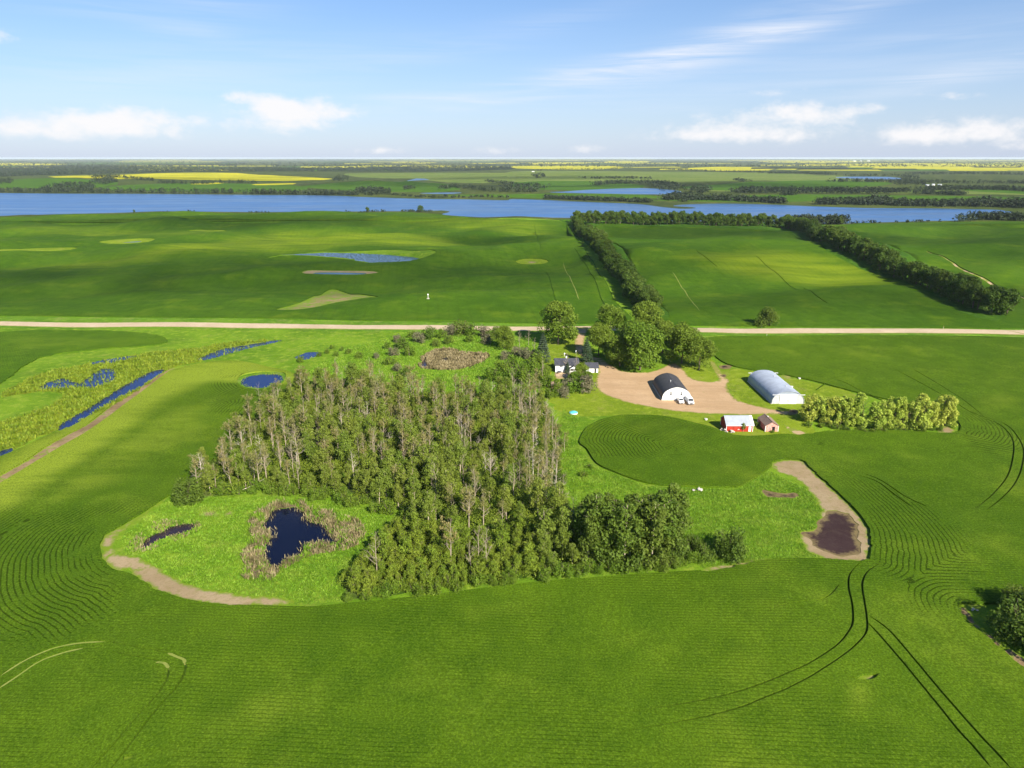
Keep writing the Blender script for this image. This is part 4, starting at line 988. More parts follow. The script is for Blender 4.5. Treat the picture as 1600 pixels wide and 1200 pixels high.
# ------------------------------------------------------------------ the aspen wood
pts = scatter(WOOD, 3.9, 11)
thick = []
pts = pts[np.argsort(pts[:, 1])]
DEADZ = [(P("330,700 470,650 470,770 330,770"), .62), (P("470,590 570,590 570,680 470,680"), .42), (P("560,600 740,620 740,720 560,720"), .42), (P("800,640 880,640 885,790 800,790"), .75), (P("620,700 800,700 800,850 620,850"), .2), (P("840,760 930,760 930,860 840,860"), .35)]
tot = dict(aspen=0, dead=0, sparse=0, young=0, dark=0)
ppx = np.stack(to_px(pts[:, 0], pts[:, 1]), 1)
edge_d = seg_dist(pts[:, 0], pts[:, 1], WOOD)
for (x, y), (a, b), ed_ in zip(pts, ppx, edge_d):
    u = RNG.random(); dz = .21
    for q, w in DEADZ:
        if inside(np.array([a]), np.array([b]), q)[0]: dz = max(dz, w)
    front = b > 838 and a < 840
    sc = RNG.uniform(.58, 1.12)
    if a > 895 and b > 835:
        tot['dark'] += 1; plant('poplar_dark', 'poplar_tree', x, y, RNG.uniform(1.0, 1.55), 'dark leafy poplar at the right end of the wood', 'tree', 'poplars at the right end of the wood'); continue
    if front and (u > .10):
        tot['young'] += 1
        plant('young', 'young_poplar', x, y, RNG.uniform(.6, 1.05) * (1.0 if b < 890 else .8), 'bushy young poplar at the front of the wood', 'tree', 'young poplars at the front of the wood'); continue
    if u < dz * .45:
        tot['dead'] += 1
        zone = ('on the left of the wood', 'dead trees on the left of the wood') if a < 500 else ('at the right edge of the wood', 'dead trees at the right edge of the wood') if a > 790 else ('in the middle of the wood', 'dead trees in the middle of the wood')
        plant('dead' if RNG.random() < .8 else 'dead_white', 'dead_tree', x, y, RNG.uniform(.62, 1.0), 'bare pale dead tree ' + zone[0], 'dead tree', zone[1])
    elif u < dz * 1.2:
        tot['sparse'] += 1
        zone = ('on the left half of the wood', 'thin trees on the left of the wood') if a < 620 else ('on the right half of the wood', 'thin trees on the right of the wood')
        plant('sparse', 'thinning_tree', x, y, sc * .95, 'half bare yellowish aspen ' + zone[0], 'tree', zone[1])
    else:
        tot['aspen'] += 1 if (RNG.random() < .62 or ed_ < 6) else 1000
        if tot['aspen'] >= 1000: tot['aspen'] -= 1000; thick.append((x, y, sc)); continue
        if ed_ < 6 and a < 480: z = ('along the left edge of the wood', 'aspens on the left edge of the wood')
        elif ed_ < 6 and b > 740 and a < 660: z = ('facing the grassy clearing', 'aspens facing the clearing')
        elif b < 650: z = ('at the back of the wood', 'aspens at the back of the wood')
        elif b < 740: z = ('inside the middle of the wood', 'aspens in the middle of the wood')
        else: z = ('in the front half of the wood', 'aspens in the front half of the wood')
        if tot['aspen'] <= 300: plant('aspen', 'aspen_tree', x, y, sc * (1 if ed_ > 5 else .82), 'green leafy aspen ' + z[0], 'tree', z[1])
        else: thick.append((x, y, sc))
ft = scatter(ground(P('600,840 640,825 700,850 800,860 845,860 850,890 800,903 700,916 600,929 548,933 545,910 575,880')), 2.5, 5)
for x, y in ft: plant('young', 'young_poplar', x, y, RNG.uniform(.45, .8), 'bushy young poplar at the front of the wood', 'tree', 'young poplars at the front of the wood')
# undergrowth along the edges and through the wood
def clump_line(px, n, jit, kind, name, s0, s1, label, cat, group, seed=1):
    c = ground(px); L = np.concatenate([[0], np.cumsum(np.linalg.norm(np.diff(c, axis=0), axis=1))]); r = np.random.default_rng(seed)
    for k in range(n):
        t = L[-1] * (k + r.random()) / n; x = np.interp(t, L, c[:, 0]) + r.normal(0, jit); y = np.interp(t, L, c[:, 1]) + r.normal(0, jit)
        plant(kind, name, x, y, r.uniform(s0, s1), label, cat, group)
clump_line(P("330,772 380,770 440,772 500,777 560,787 610,800 645,815 640,835"), 34, 1.6, 'shrub', 'shrub', .6, 1.1, 'bright green shrub on the clearing side of the wood', 'shrub', 'shrubs along the clearing')
clump_line(P("545,938 600,932 700,919 800,907 900,894 1000,887 1075,880"), 52, 1.3, 'shrub', 'shrub', .55, .95, 'low green shrub along the front of the wood', 'shrub', 'shrubs along the front of the wood', 2)
clump_line(P("320,765 345,733 385,690 420,652 448,625 500,609 560,605"), 26, 1.2, 'darkshrub', 'shrub', .6, 1.0, 'dark green shrub along the left edge of the wood', 'shrub', 'shrubs on the left edge of the wood', 3)
clump_line(P("856,640 870,680 878,725 874,765 890,812 920,850"), 14, 1.0, 'darkshrub', 'shrub', .5, .85, 'dark green shrub along the right edge of the wood', 'shrub', 'shrubs on the right edge of the wood', 4)
clump_line(P("900,868 950,874 1000,878 1060,876 1085,868 1095,872"), 16, 1.5, 'darkshrub', 'shrub', .7, 1.15, 'dark bushy shrub below the poplars right of the wood', 'shrub', 'shrubs at the right end of the wood', 5)
up = scatter(WOOD, 3.2, 77)
bl = []; rg = np.random.default_rng(9)
for x, y in up:
    q = rg.uniform(.9, 2.4); bl.append((x, y, gz(x, y) + q * .8, q * 1.15, q * 1.15, q * 1.1))
for x, y, sc in thick:
    z0 = gz(x, y)
    for k in range(4): bl.append((x + rg.normal(0, 1.0), y + rg.normal(0, 1.0), z0 + sc * rg.uniform(2.0, 8.0), 1.5, 1.5, 1.4))
tag(link('undergrowth', leaf_mesh('undergrowth', rg, bl, 190000, .42, M['leaf_young'])), 'green brush filling the floor of the wood', None, None, 'stuff')
# fallen trunk on the clearing
x, y, z = at(365, 772); fl = MB(); fl.tube([(0, 0, .25), (3.5, 3.2, .7), (7.5, 6.5, 2.0)], [.17, .13, .06], 6); fl.tube([(3.5, 3.2, .7), (5.5, 3.4, 1.4)], [.07, .02], 4)
tag(fl.build('fallen_trunk', M['bark_white'], None, True, (x, y, z)), 'white fallen trunk leaning out of the wood onto the clearing', 'dead tree')

# single bushes
def one(kind, name, px, s, label, cat='tree', sz=None, var=None, group=None):
    x, y, _ = at(*px); return plant(kind, name, x, y, s, label, cat, group, None, sz, var)
one('bigbush', 'bush', (292, 782), .95, 'big round dark bush at the left tip of the wood', 'bush', 1.1)
one('bigbush', 'bush', (1140, 868), 1.05, 'lone dark bush on the meadow right of the wood', 'bush', 1.1)
one('lowshrub', 'bush', (911, 744), 1.0, 'small dark bush on the meadow left of the round inner crop', 'bush')
one('lowshrub', 'bush', (922, 731), .8, 'smaller bush just behind the small dark meadow bush', 'bush')
one('bigbush', 'bush', (1201, 509), 1.6, 'round bush alone on the crop just beyond the gravel road', 'bush')
one('sparse', 'thinning_tree', (882, 705), .55, 'small half bare tree standing clear of the wood on its right', 'tree')
for k, (px, s, l) in enumerate([((1590, 950), 1.1, 'dark bush at the right edge of the photo, furthest up the grass bank'), ((1598, 995), 1.5, 'large dark bush at the right edge of the photo beside the bare bank'), ((1640, 1000), 1.6, 'dark bush mostly cut off by the right edge of the photo'), ((1618, 968), 1.3, 'dark bush cut by the photo edge between the two larger bushes'), ((1655, 1035), 1.5, 'dark bush lowest on the bank at the right edge of the photo')]):
    one('bigbush', 'bush', px, s * .8, l, 'bush')
# thicket round the dried slough
thk = [((615, 556), 1.0), ((628, 545), 1.2), ((640, 556), 1.1), ((655, 536), 1.3), ((672, 529), 1.4), ((690, 528), 1.2), ((705, 524), 1.5), ((722, 523), 1.7), ((740, 524), 1.6), ((755, 527), 1.4), ((768, 530), 1.3), ((645, 528), 1.0), ((622, 535), 1.0), ((780, 526), 1.3), ((735, 535), 1.0), ((760, 537), 1.1), ((700, 537), .9), ((610, 570), 1.0), ((622, 580), .9), ((634, 587), .9), ((605, 545), .8), ((590, 560), .7), ((682, 541), .8)]
for k, (px, s) in enumerate(thk): one('greyshrub' if k % 3 == 0 else 'darkshrub' if k % 3 == 1 else 'shrub', 'shrub', px, s * 1.25, 'rounded shrub in the thicket round the dried slough', 'shrub', None, None, 'shrubs round the dried slough')
for k, px in enumerate([(520, 545), (535, 548), (510, 552), (500, 557), (525, 557), (545, 553), (470, 566), (560, 560)]): one('shrub', 'shrub', px, .6 + .05 * k, 'low shrub by the small weedy pond behind the wood', 'shrub', None, None, 'shrubs by the small weedy pond')
for k, px in enumerate([(785, 585), (800, 578), (815, 588), (830, 582), (800, 596), (770, 596), (845, 595), (820, 600), (838, 570)]): one('shrub', 'shrub', px, 1.9, 'fresh green shrub left of the farmhouse behind the wood', 'shrub', None, None, 'shrubs left of the farmhouse')

# farmyard trees
one('cottonwood', 'cottonwood_tree', (872, 538), 1.18, 'large round green tree left of the driveway by the road', 'tree', None, 0)
one('cottonwood', 'cottonwood_tree', (952, 528), .95, 'pale green tree at the road, right of the driveway', 'tree', None, 1)
one('cottonwood', 'cottonwood_tree', (1010, 532), 1.1, 'tall pale green tree at the back of the yard grove by the road', 'tree', None, 2)
one('cottonwood', 'cottonwood_tree', (935, 556), .85, 'bushy tree at the left of the yard grove beside the driveway', 'tree', None, 3)
one('cottonwood', 'cottonwood_tree', (1000, 578), 1.15, 'largest front tree of the yard grove, above the gravel yard', 'tree', None, 4)
one('cottonwood', 'cottonwood_tree', (968, 572), .8, 'darker tree at the front left of the yard grove', 'tree', None, 5)
one('cottonwood', 'cottonwood_tree', (1065, 568), 1.0, 'leafy tree right of the yard grove behind the dark roofed quonset', 'tree', None, 1)
one('cottonwood', 'cottonwood_tree', (1092, 578), .8, 'rightmost tree of the yard grove, next to the inner track', 'tree', None, 3)
one('cottonwood', 'cottonwood_tree', (1035, 552), .85, 'tree in the middle of the yard grove, hidden behind the others', 'tree', None, 0)
one('cottonwood', 'cottonwood_tree', (985, 550), .85, 'tree deep in the yard grove behind the largest front tree', 'tree', None, 2)
one('cottonwood', 'cottonwood_tree', (788, 545), .62, 'dark leafy tree at the road behind the dried slough', 'tree', None, 5)
one('spruce', 'spruce_tree', (848, 565), 1.1, 'spruce standing left of the farmhouse below the large round tree', 'tree')
one('spruce', 'spruce_tree', (916, 566), .95, 'bluish spruce behind the farmhouse beside the driveway', 'tree')
one('dead', 'dead_tree', (885, 583), .75, 'bare greyish tree in front of the farmhouse porch', 'dead tree')
one('dead', 'dead_tree', (900, 584), .7, 'bare spreading tree between the farmhouse and its garage', 'dead tree')
one('dead_column', 'dead_tree', (847, 598), .85, 'tall narrow grey bare poplar left of the farmhouse', 'dead tree')
for k, (px, s) in enumerate([((812, 545), .75), ((826, 540), .7), ((835, 552), .6)]): one('dead', 'dead_tree', px, s, 'bare greyish brush tree left of the large round tree', 'dead tree', None, None, 'bare trees left of the large round tree')
for k, (px, s) in enumerate([((820, 560), 1.2), ((808, 556), 1.0), ((835, 562), 1.1), ((792, 562), 1.0)]): one('greyshrub', 'shrub', px, s * 1.3, 'greyish willow shrub between the dried slough and the spruce', 'shrub', None, None, 'greyish shrubs by the spruce')
for k, (px, s) in enumerate([((885, 608), 1.0), ((900, 612), 1.2), ((915, 612), 1.35), ((870, 612), .9), ((908, 598), 1.1), ((895, 598), 1.0), ((920, 595), .9), ((856, 605), 1.1), ((880, 620), .9), ((862, 622), .9)]):
    one('shrub' if k % 2 else 'greyshrub', 'shrub', px, s * 1.4, 'garden shrub in front of the farmhouse', 'shrub', None, None, 'garden shrubs in front of the farmhouse')
one('spruce', 'cedar_bush', (886.5, 583), .42, 'narrow dark cedar against the white farmhouse wall', 'bush')
one('darkshrub', 'bush', (866.5, 577), .9, 'dark bush at the left end of the farmhouse', 'bush')
one('aspen', 'sapling_tree', (1161, 675), .30, 'small green sapling in front of the long red shed', 'tree')
one('lowshrub', 'bush', (1184, 665), 1.0, 'dark bush between the red shed and the small pink shed', 'bush')
one('lowshrub', 'bush', (1207, 676), .55, 'low weed bush at the front of the small pink shed', 'bush')
for k, (px, s_, l) in enumerate([((897, 602), .32, 'small leafy tree in front of the farmhouse porch'), ((908, 596), .42, 'small leafy tree in front of the gap between farmhouse and garage'), ((852, 594), .36, 'small leafy tree at the left of the farmhouse deck'), ((870, 606), .2, 'small leafy tree below the farmhouse deck'), ((917, 603), .34, 'small leafy tree in front of the garage')]):
    one('cottonwood', 'leafy_tree', px, s_, l, 'tree', None, k)
# yellow-green willow row
wr = np.linspace(0, 1, 15); nth = ['first', 'second', 'third', 'fourth', 'fifth', 'sixth', 'seventh', 'eighth', 'ninth', 'tenth', 'eleventh', 'twelfth', 'thirteenth', 'fourteenth', 'last']
c = ground(P("1262,655 1300,664 1370,668 1430,669 1478,664"))
L = np.concatenate([[0], np.cumsum(np.linalg.norm(np.diff(c, axis=0), axis=1))])
for k, t in enumerate(wr):
    x = np.interp(t * L[-1], L, c[:, 0]) + RNG.normal(0, .5); y = np.interp(t * L[-1], L, c[:, 1]) + RNG.normal(0, .8)
    plant('willow', 'willow_tree', x, y, RNG.uniform(.82, 1.08), 'yellow green willow, %s from the grey quonset in the row' % nth[k], 'tree', 'willows in the row beside the grey quonset')
clump_line(P("1265,664 1330,672 1400,674 1470,671"), 24, .9, 'lowshrub', 'shrub', .7, 1.2, 'low green growth under the yellow green willow row', 'shrub', 'low growth under the willow row', 8)

# shelterbelts beyond the road
def belt(px, gap, rows, off, s0, s1, label, group, seed):
    c = ground(px); L = np.concatenate([[0], np.cumsum(np.linalg.norm(np.diff(c, axis=0), axis=1))]); r = np.random.default_rng(seed); n = int(L[-1] / gap)
    for k in range(n + 1):
        for j in range(rows):
            t = min(L[-1], max(0, (k + .5 * j) * gap + r.normal(0, 1.2))); i = min(len(c) - 2, int(np.searchsorted(L, t, 'right') - 1)); d = (c[i + 1] - c[i]) / (L[i + 1] - L[i] + 1e-9)
            p = c[i] + d * (t - L[i]) + np.array([-d[1], d[0]]) * ((j - (rows - 1) / 2) * off + r.normal(0, .8))
            plant('shelter', 'shelterbelt_tree', p[0], p[1], r.uniform(s0, s1), label, 'tree', group)
belt(P("1018,487 975,438 945,402 920,374 902,352"), 10, 2, 6, .75, 1.05, 'leafy tree in the straight shelterbelt', 'trees of the straight shelterbelt', 1)
belt(P("900,349 1000,351 1100,352 1180,353 1236,357"), 9, 2, 7, .9, 1.3, 'leafy tree in the lakeside shelterbelt', 'trees of the lakeside shelterbelt', 2)
belt(P("1562,494 1510,475 1440,444 1370,413 1310,387 1270,368 1240,356"), 10, 2, 7, .85, 1.2, 'leafy tree in the curving right shelterbelt', 'trees of the right shelterbelt', 3)

# ------------------------------------------------------------------ far woods beyond the lake and along its shores: too many to count
fw_V, fw_F, fw_S = [], [], []
rg = np.random.default_rng(31)
def far_clump(xy, hgt, rad, n, size):
    z = hh(xy[:, 0], xy[:, 1])
    m = len(xy); hgt = hgt * rg.uniform(.65, 1.2, m); rad = rad * rg.uniform(.7, 1.3, m)
    bl = np.stack([xy[:, 0], xy[:, 1], z + hgt * .5, rad, rad, hgt * .52], 1)
    V, F, s = leaf_arrays(rg, bl, n * m, size, flat=.6); fw_F.append(F + sum(len(v) for v in fw_V)); fw_V.append(V); fw_S.append(s)
def far_line(s, n, spread, hgt=11, rad=5, k=12, size=4.5):
    if hgt > 6: n = int(n * 1.7); hgt *= 1.3; rad *= 1.15
    c = ground(P(s)); t = rg.random(n) * (len(c) - 1); i = t.astype(int); f = (t - i)[:, None]
    xy = c[i] * (1 - f) + c[np.minimum(i + 1, len(c) - 1)] * f
    far_clump(xy + rg.normal(0, 1, (n, 2)) * spread, hgt, rad, k, size)
def far_area(s, n, hgt=11, rad=6, k=10, size=5):
    if n < 500: n = int(n * 1.7); hgt *= 1.25
    q = P(s); lo, hi = q.min(0), q.max(0); p = lo + (hi - lo) * rg.random((n * 4, 2)); p = p[inside(p[:, 0], p[:, 1], q)][:n]
    far_clump(ground(p), hgt, rad, k, size)
far_line("-150,299.5 0,300.5 100,301 250,301.8 400,303 480,304 560,305", 420, 9, 12)
far_area("60,297 90,290 130,288 150,292 140,299 80,300", 120, 12); far_area("145,283 170,279 185,285 165,289 140,287", 60, 11); far_area("0,283 18,282 20,286 0,289", 25, 10)
far_line("145,277.5 185,277.5 215,281 240,283", 60, 12, 10); far_line("245,286 300,288 340,286 400,286.5", 70, 12, 10); far_area("555,300 570,295 600,297 610,304 580,306", 80, 11); far_line("560,300 610,302", 40, 7, 11); far_line("630,296 645,295", 14, 6, 10)
far_line("610,304 650,308 700,308.5 740,308 790,309", 80, 7, 6, 4); far_line("690,296 710,292 740,296 770,299 800,300 840,300", 90, 10, 10); far_area("520,283 530,276 545,278 542,284", 40, 14)
far_area("780,291 830,288 860,291 850,296 790,296", 60, 9); far_line("850,310 900,312 960,314 1020,316", 150, 8, 8); far_line("930,290 960,287 1010,287 1050,290 1060,296", 190, 12, 12); far_area("1015,293 1030,287 1050,288 1062,297 1040,298", 90, 12); far_area("1070,298 1100,293 1112,298 1095,303", 60, 10)
far_line("1040,312 1060,309 1100,312 1150,313.5 1200,316 1225,318", 260, 8, 11); far_area("1040,313 1050,307 1080,306 1100,313 1070,316", 90, 11)
far_line("1145,301 1180,298 1250,299 1320,299.5 1420,300", 280, 14, 11); far_line("1150,302 1250,302 1400,302", 120, 10, 10); far_line("1220,305 1240,304.5", 20, 8, 8)
far_line("1272,319.5 1320,319 1370,317 1400,321 1450,322 1500,322 1560,323 1600,324 1700,325", 420, 8, 12); far_area("1340,321 1360,313 1385,314 1390,321", 90, 13); far_line("1490,320 1540,317 1600,319 1700,320", 130, 9, 11)
far_line("1440,298 1500,296 1570,297 1620,300", 240, 14, 11); far_line("1430,303 1480,304 1500,305", 60, 10, 9); far_line("1300,284 1350,284.5 1400,285 1450,286 1530,286.5 1600,287 1700,288", 260, 18, 11); far_area("1395,289 1410,280 1440,281 1448,290", 90, 12)
far_line("1200,271 1250,271 1300,273", 200, 40, 11); far_line("1420,273 1500,272 1600,273 1750,274", 260, 40, 12); far_line("1310,275 1400,275 1430,278", 80, 18, 10)
far_line("840,267 900,265 950,265 985,262", 90, 30, 10); far_line("1030,263 1080,267 1140,269 1200,269", 150, 35, 11); far_area("830,274 850,271 852,277 838,279", 30, 10); far_line("1145,281 1160,283 1165,285", 25, 10, 9); far_line("920,279 1010,279", 60, 25, 8); far_line("760,284 780,286 800,289", 30, 10, 9)
far_area("0,276 100,273 300,268.5 540,268 660,268.5 790,265 800,262 740,259 520,262.5 300,262 170,259.5 0,262", 5200, 15, 12, 8, 9)
far_area("-100,250 1700,250 1700,248.5 -100,248.5", 2200, 20, 30, 6, 24); far_area("0,261 1600,261 1600,250 0,250", 3200, 16, 17, 6, 14)
# lone trees on the near shore
far_line("540,331 575,331 600,331", 26, 3, 5, 3.2, 14, 2.6); far_line("390,332 425,332", 12, 2, 3, 2, 12, 2); far_line("250,331 300,331 350,332", 16, 2, 3.5, 2.2, 12, 2); far_line("625,331 650,331 680,332", 26, 3, 5, 3.5, 14, 2.6)
far_line("1500,347.5 1530,343 1560,344 1600,345 1700,347", 90, 6, 11, 5, 20, 3.5); far_line("1235,351 1280,350.5 1318,350", 110, 7, 12, 6, 20, 3.5); far_line("1322,350 1360,348.5 1420,348 1500,347", 26, 3, 5, 3, 14, 2.6)
tag(link('far_woodland', raw_mesh('far_woodland', np.concatenate(fw_V), [np.concatenate(fw_F)], [M['leaf_far']], None, False, dict(shade=np.concatenate(fw_S)))), 'dark woods and hedgerows beyond the lake', None, None, 'stuff')
for px, s, l in [((574, 331.5), .7, 'lone tree on the near lake shore between low bushes'), ((657, 332), .95, 'round tree on the near lake shore by the small spit'), ((210, 333), .45, 'single small tree on the near lake shore at the far left'), ((1312, 351), 1.0, 'dark tree at the near end of the lakeside copse on the right')]:
    one('shelter', 'shore_tree', px, s, l, 'tree')

# ------------------------------------------------------------------ reeds, tussocks, long grass (uncountable)
M['reed'] = leaf_mat('reed', (.15, .125, .055), (.25, .205, .10), (.38, .315, .175), .2, 0)
M['sedge'] = leaf_mat('sedge', (.12, .19, .012), (.185, .255, .018), (.26, .31, .03), .35, 0)
M['longgrass'] = leaf_mat('longgrass', (.130, .265, .016), (.190, .335, .024), (.27, .38, .045), .4, 0)
def blades(name, polys, n, hgt, wid, mat, label, seed, avoid=(), lean=.35, clumpy=0.0, rim=0.0):
    r = np.random.default_rng(seed); P_ = []
    area = [abs(np.dot(q[:, 0], np.roll(q[:, 1], 1)) - np.dot(q[:, 1], np.roll(q[:, 0], 1))) / 2 for q in polys]
    for q, a in zip(polys, area):
        k = int(n * a / sum(area)); lo, hi = q.min(0), q.max(0)
        p = lo + (hi - lo) * r.random((k * 4, 2)); p = p[inside(p[:, 0], p[:, 1], q)]
        if clumpy: p = p[fbm(p[:, 0], p[:, 1], clumpy, seed) > r.normal(-.05, .25, len(p))]
        if rim: p = p[seg_dist(p[:, 0], p[:, 1], q) < rim * r.random(len(p)) ** 2]
        p = p[:k]
        for v in avoid: p = p[~inside(p[:, 0], p[:, 1], v)]
        P_.append(p)
    p = np.concatenate(P_); m = len(p); z = hh(p[:, 0], p[:, 1])
    a = r.uniform(0, 6.28, m); h_ = hgt * r.uniform(.5, 1.3, m); w = wid * r.uniform(.6, 1.3, m)
    d = np.stack([np.cos(a), np.sin(a)], 1); l = r.normal(0, lean, (m, 2)) * h_[:, None]
    V = np.zeros((m, 4, 3)); V[:, 0, :2] = p - d * w[:, None] / 2; V[:, 1, :2] = p + d * w[:, None] / 2
    V[:, 2, :2] = p + d * w[:, None] * .3 + l; V[:, 3, :2] = p - d * w[:, None] * .3 + l
    V[:, :2, 2] = (z - .05)[:, None]; V[:, 2:, 2] = (z + h_)[:, None]
    sh = np.clip(.5 + .35 * fbm(p[:, 0], p[:, 1], 9, seed + 1) + r.normal(0, .2, m), 0, 1)
    me = raw_mesh(name, V.reshape(-1, 3), [np.arange(m * 4).reshape(m, 4)], [M[mat]], None, False, dict(shade=np.repeat(sh, 4)))
    tag(link(name, me), label, None, None, 'stuff')
R_ = {}
for k, q in REG: R_.setdefault(k, []).append(q)
blades('water_reeds', R_['heart_pond'], 800, .8, .22, 'reed', 'reeds standing in the shallows of the heart shaped pond', 21, rim=2.2)
blades('water_reeds', R_['dark_pool'] + R_['slough_pool'], 260, .5, .2, 'reed', 'reeds in the shallows of the dark pools', 22, rim=1.5)
blades('water_sedge', R_['channel_a'] + R_['channel_b'] + R_['channel_c'] + R_['channel_d'] + R_['round_pond'] + R_['small_pond'], 1800, .6, .35, 'sedge', 'sedge in the shallows of the channels and round pond', 23, rim=1.8)
blades('dry_reeds', R_['reed_bed'], 8500, 1.1, .22, 'reed', 'tan dry reeds round the heart shaped pond', 1, R_['heart_pond'], clumpy=9)
blades('green_reeds', R_['reed_bed'], 9000, .8, .24, 'longgrass', 'green sedge between the dry reeds of the heart shaped pond', 11, R_['heart_pond'], clumpy=6)
blades('dry_reeds', R_['slough'], 9000, 1.2, .45, 'reed', 'tan dry reeds in the slough behind the wood', 2, R_['slough_pool'] + R_['slough_pool_b'] + R_['slough_pool_c'], clumpy=7)
blades('pool_reeds', R_['left_reed_bed'], 2400, .6, .3, 'longgrass', 'green reeds round the small dark pool', 3, R_['dark_pool'])
blades('pool_dry_reeds', R_['left_reed_bed'], 900, .7, .25, 'reed', 'dry reeds round the small dark pool', 4, R_['dark_pool'], clumpy=8)
wat = R_['channel_a'] + R_['channel_b'] + R_['channel_c'] + R_['channel_d'] + R_['channel_e'] + R_['marsh_grass']
blades('marsh_sedge', R_['marsh'], 30000, 1.1, .55, 'sedge', 'yellow green sedge tussocks of the marsh', 5, wat, clumpy=5)
blades('pool_sedge', R_['channel_b'] + R_['channel_c'] + R_['channel_d'], 500, .9, .5, 'sedge', 'sedge tufts standing in the marsh pools', 6, clumpy=5)
clear = ground(P("280,770 226,808 190,840 200,890 260,920 340,940 480,945 540,938 540,900 600,850 640,820 560,790 440,775 350,778"))
mead2 = ground(P("880,640 905,652 900,690 925,728 1010,760 1150,766 1200,735 1290,780 1300,870 1200,875 1100,888 1070,872 960,860 900,800 878,740 870,690"))
mead3 = ground(P("640,518 760,520 850,540 850,610 640,612 520,604 480,580 540,545"))
wet = R_['heart_pond'] + R_['dark_pool'] + R_['crescent'] + R_['bare_right'] + R_['slough'] + R_['reed_bed']
blades('long_grass', [clear, mead2], 110000, .32, .18, 'longgrass', 'long bright grass of the clearing and the meadow', 7, wet + R_['mud_right'] + R_['mud_small'], .5)
blades('long_grass', [mead3], 40000, .5, .35, 'longgrass', 'long grass behind the wood', 8, wet, .5)

# ------------------------------------------------------------------ buildings
M['white'] = simple('white_paint', (.80, .79, .76), .55, .04, .8, .3)
M['white_metal'] = simple('white_metal', (.66, .67, .68), .5, .06, .6, .4)
M['galv'] = simple('galvanised', (.36, .40, .47), .48, .12, .25, .5, .25)
M['galv_panel'] = simple('galvanised_panel', (.50, .50, .50), .6, .10, .7, .4)
M['door_white'] = simple('door_white', (.66, .64, .62), .6, .07, 1.0, .3)
M['black_roof'] = simple('black_roof', (.050, .050, .056), .55, .18, .3, .4)
M['shingle_dark'] = simple('shingle_dark', (.060, .062, .075), .85, .2, 1.2, .2)
M['shingle_brown'] = simple('shingle_brown', (.24, .17, .13), .9, .25, 2.0, .1)
M['tin'] = simple('tin_roof', (.36, .39, .42), .45, .08, .5, .5, .15)
M['red'] = simple('barn_red', (.40, .040, .022), .75, .22, 1.2, .2)
M['pink'] = simple('faded_red', (.56, .27, .22), .85, .35, 1.6, .1)
M['glass_dark'] = simple('dark_glass', (.02, .024, .03), .12, .1, 1, .5)
M['dark'] = simple('dark_opening', (.018, .016, .015), .8, .1, 1, .1)
M['concrete'] = simple('concrete', (.45, .40, .33), .9, .15, .8, .1)
M['wood_deck'] = simple('deck_wood', (.42, .31, .20), .85, .2, 1.5, .1)
M['rubber'] = simple('rubber', (.02, .02, .02), .8, .1, 3, .2)
M['car_white'] = simple('car_white', (.78, .78, .77), .3, .03, .5, .5)
M['chrome'] = simple('chrome', (.6, .6, .6), .25, .05, 1, .5, .8)
M['stone'] = simple('stone', (.50, .45, .40), .9, .3, 1.0, .1)
M['yellow'] = simple('yellow_plastic', (.75, .60, .03), .5, .05, 1, .3)
M['teal'] = simple('teal_plastic', (.10, .50, .55), .5, .12, 1, .3)
M['rail_red'] = simple('rust', (.35, .12, .06), .8, .3, 2, .2)

def arch(w, h, n=20, point=0.0, y0=0.0):
    """half profile of an arched quonset from the left foot to the right foot"""
    out = []
    for i in range(n + 1):
        a = math.pi * (1 - i / n); c, s = math.cos(a), math.sin(a)
        x = w / 2 * math.copysign(abs(c) ** .92, c); z = h * (max(s, 0) ** .80); z += point * max(0, 1 - abs(c) * 1.7)
        out.append((x, y0 + z))
    return out

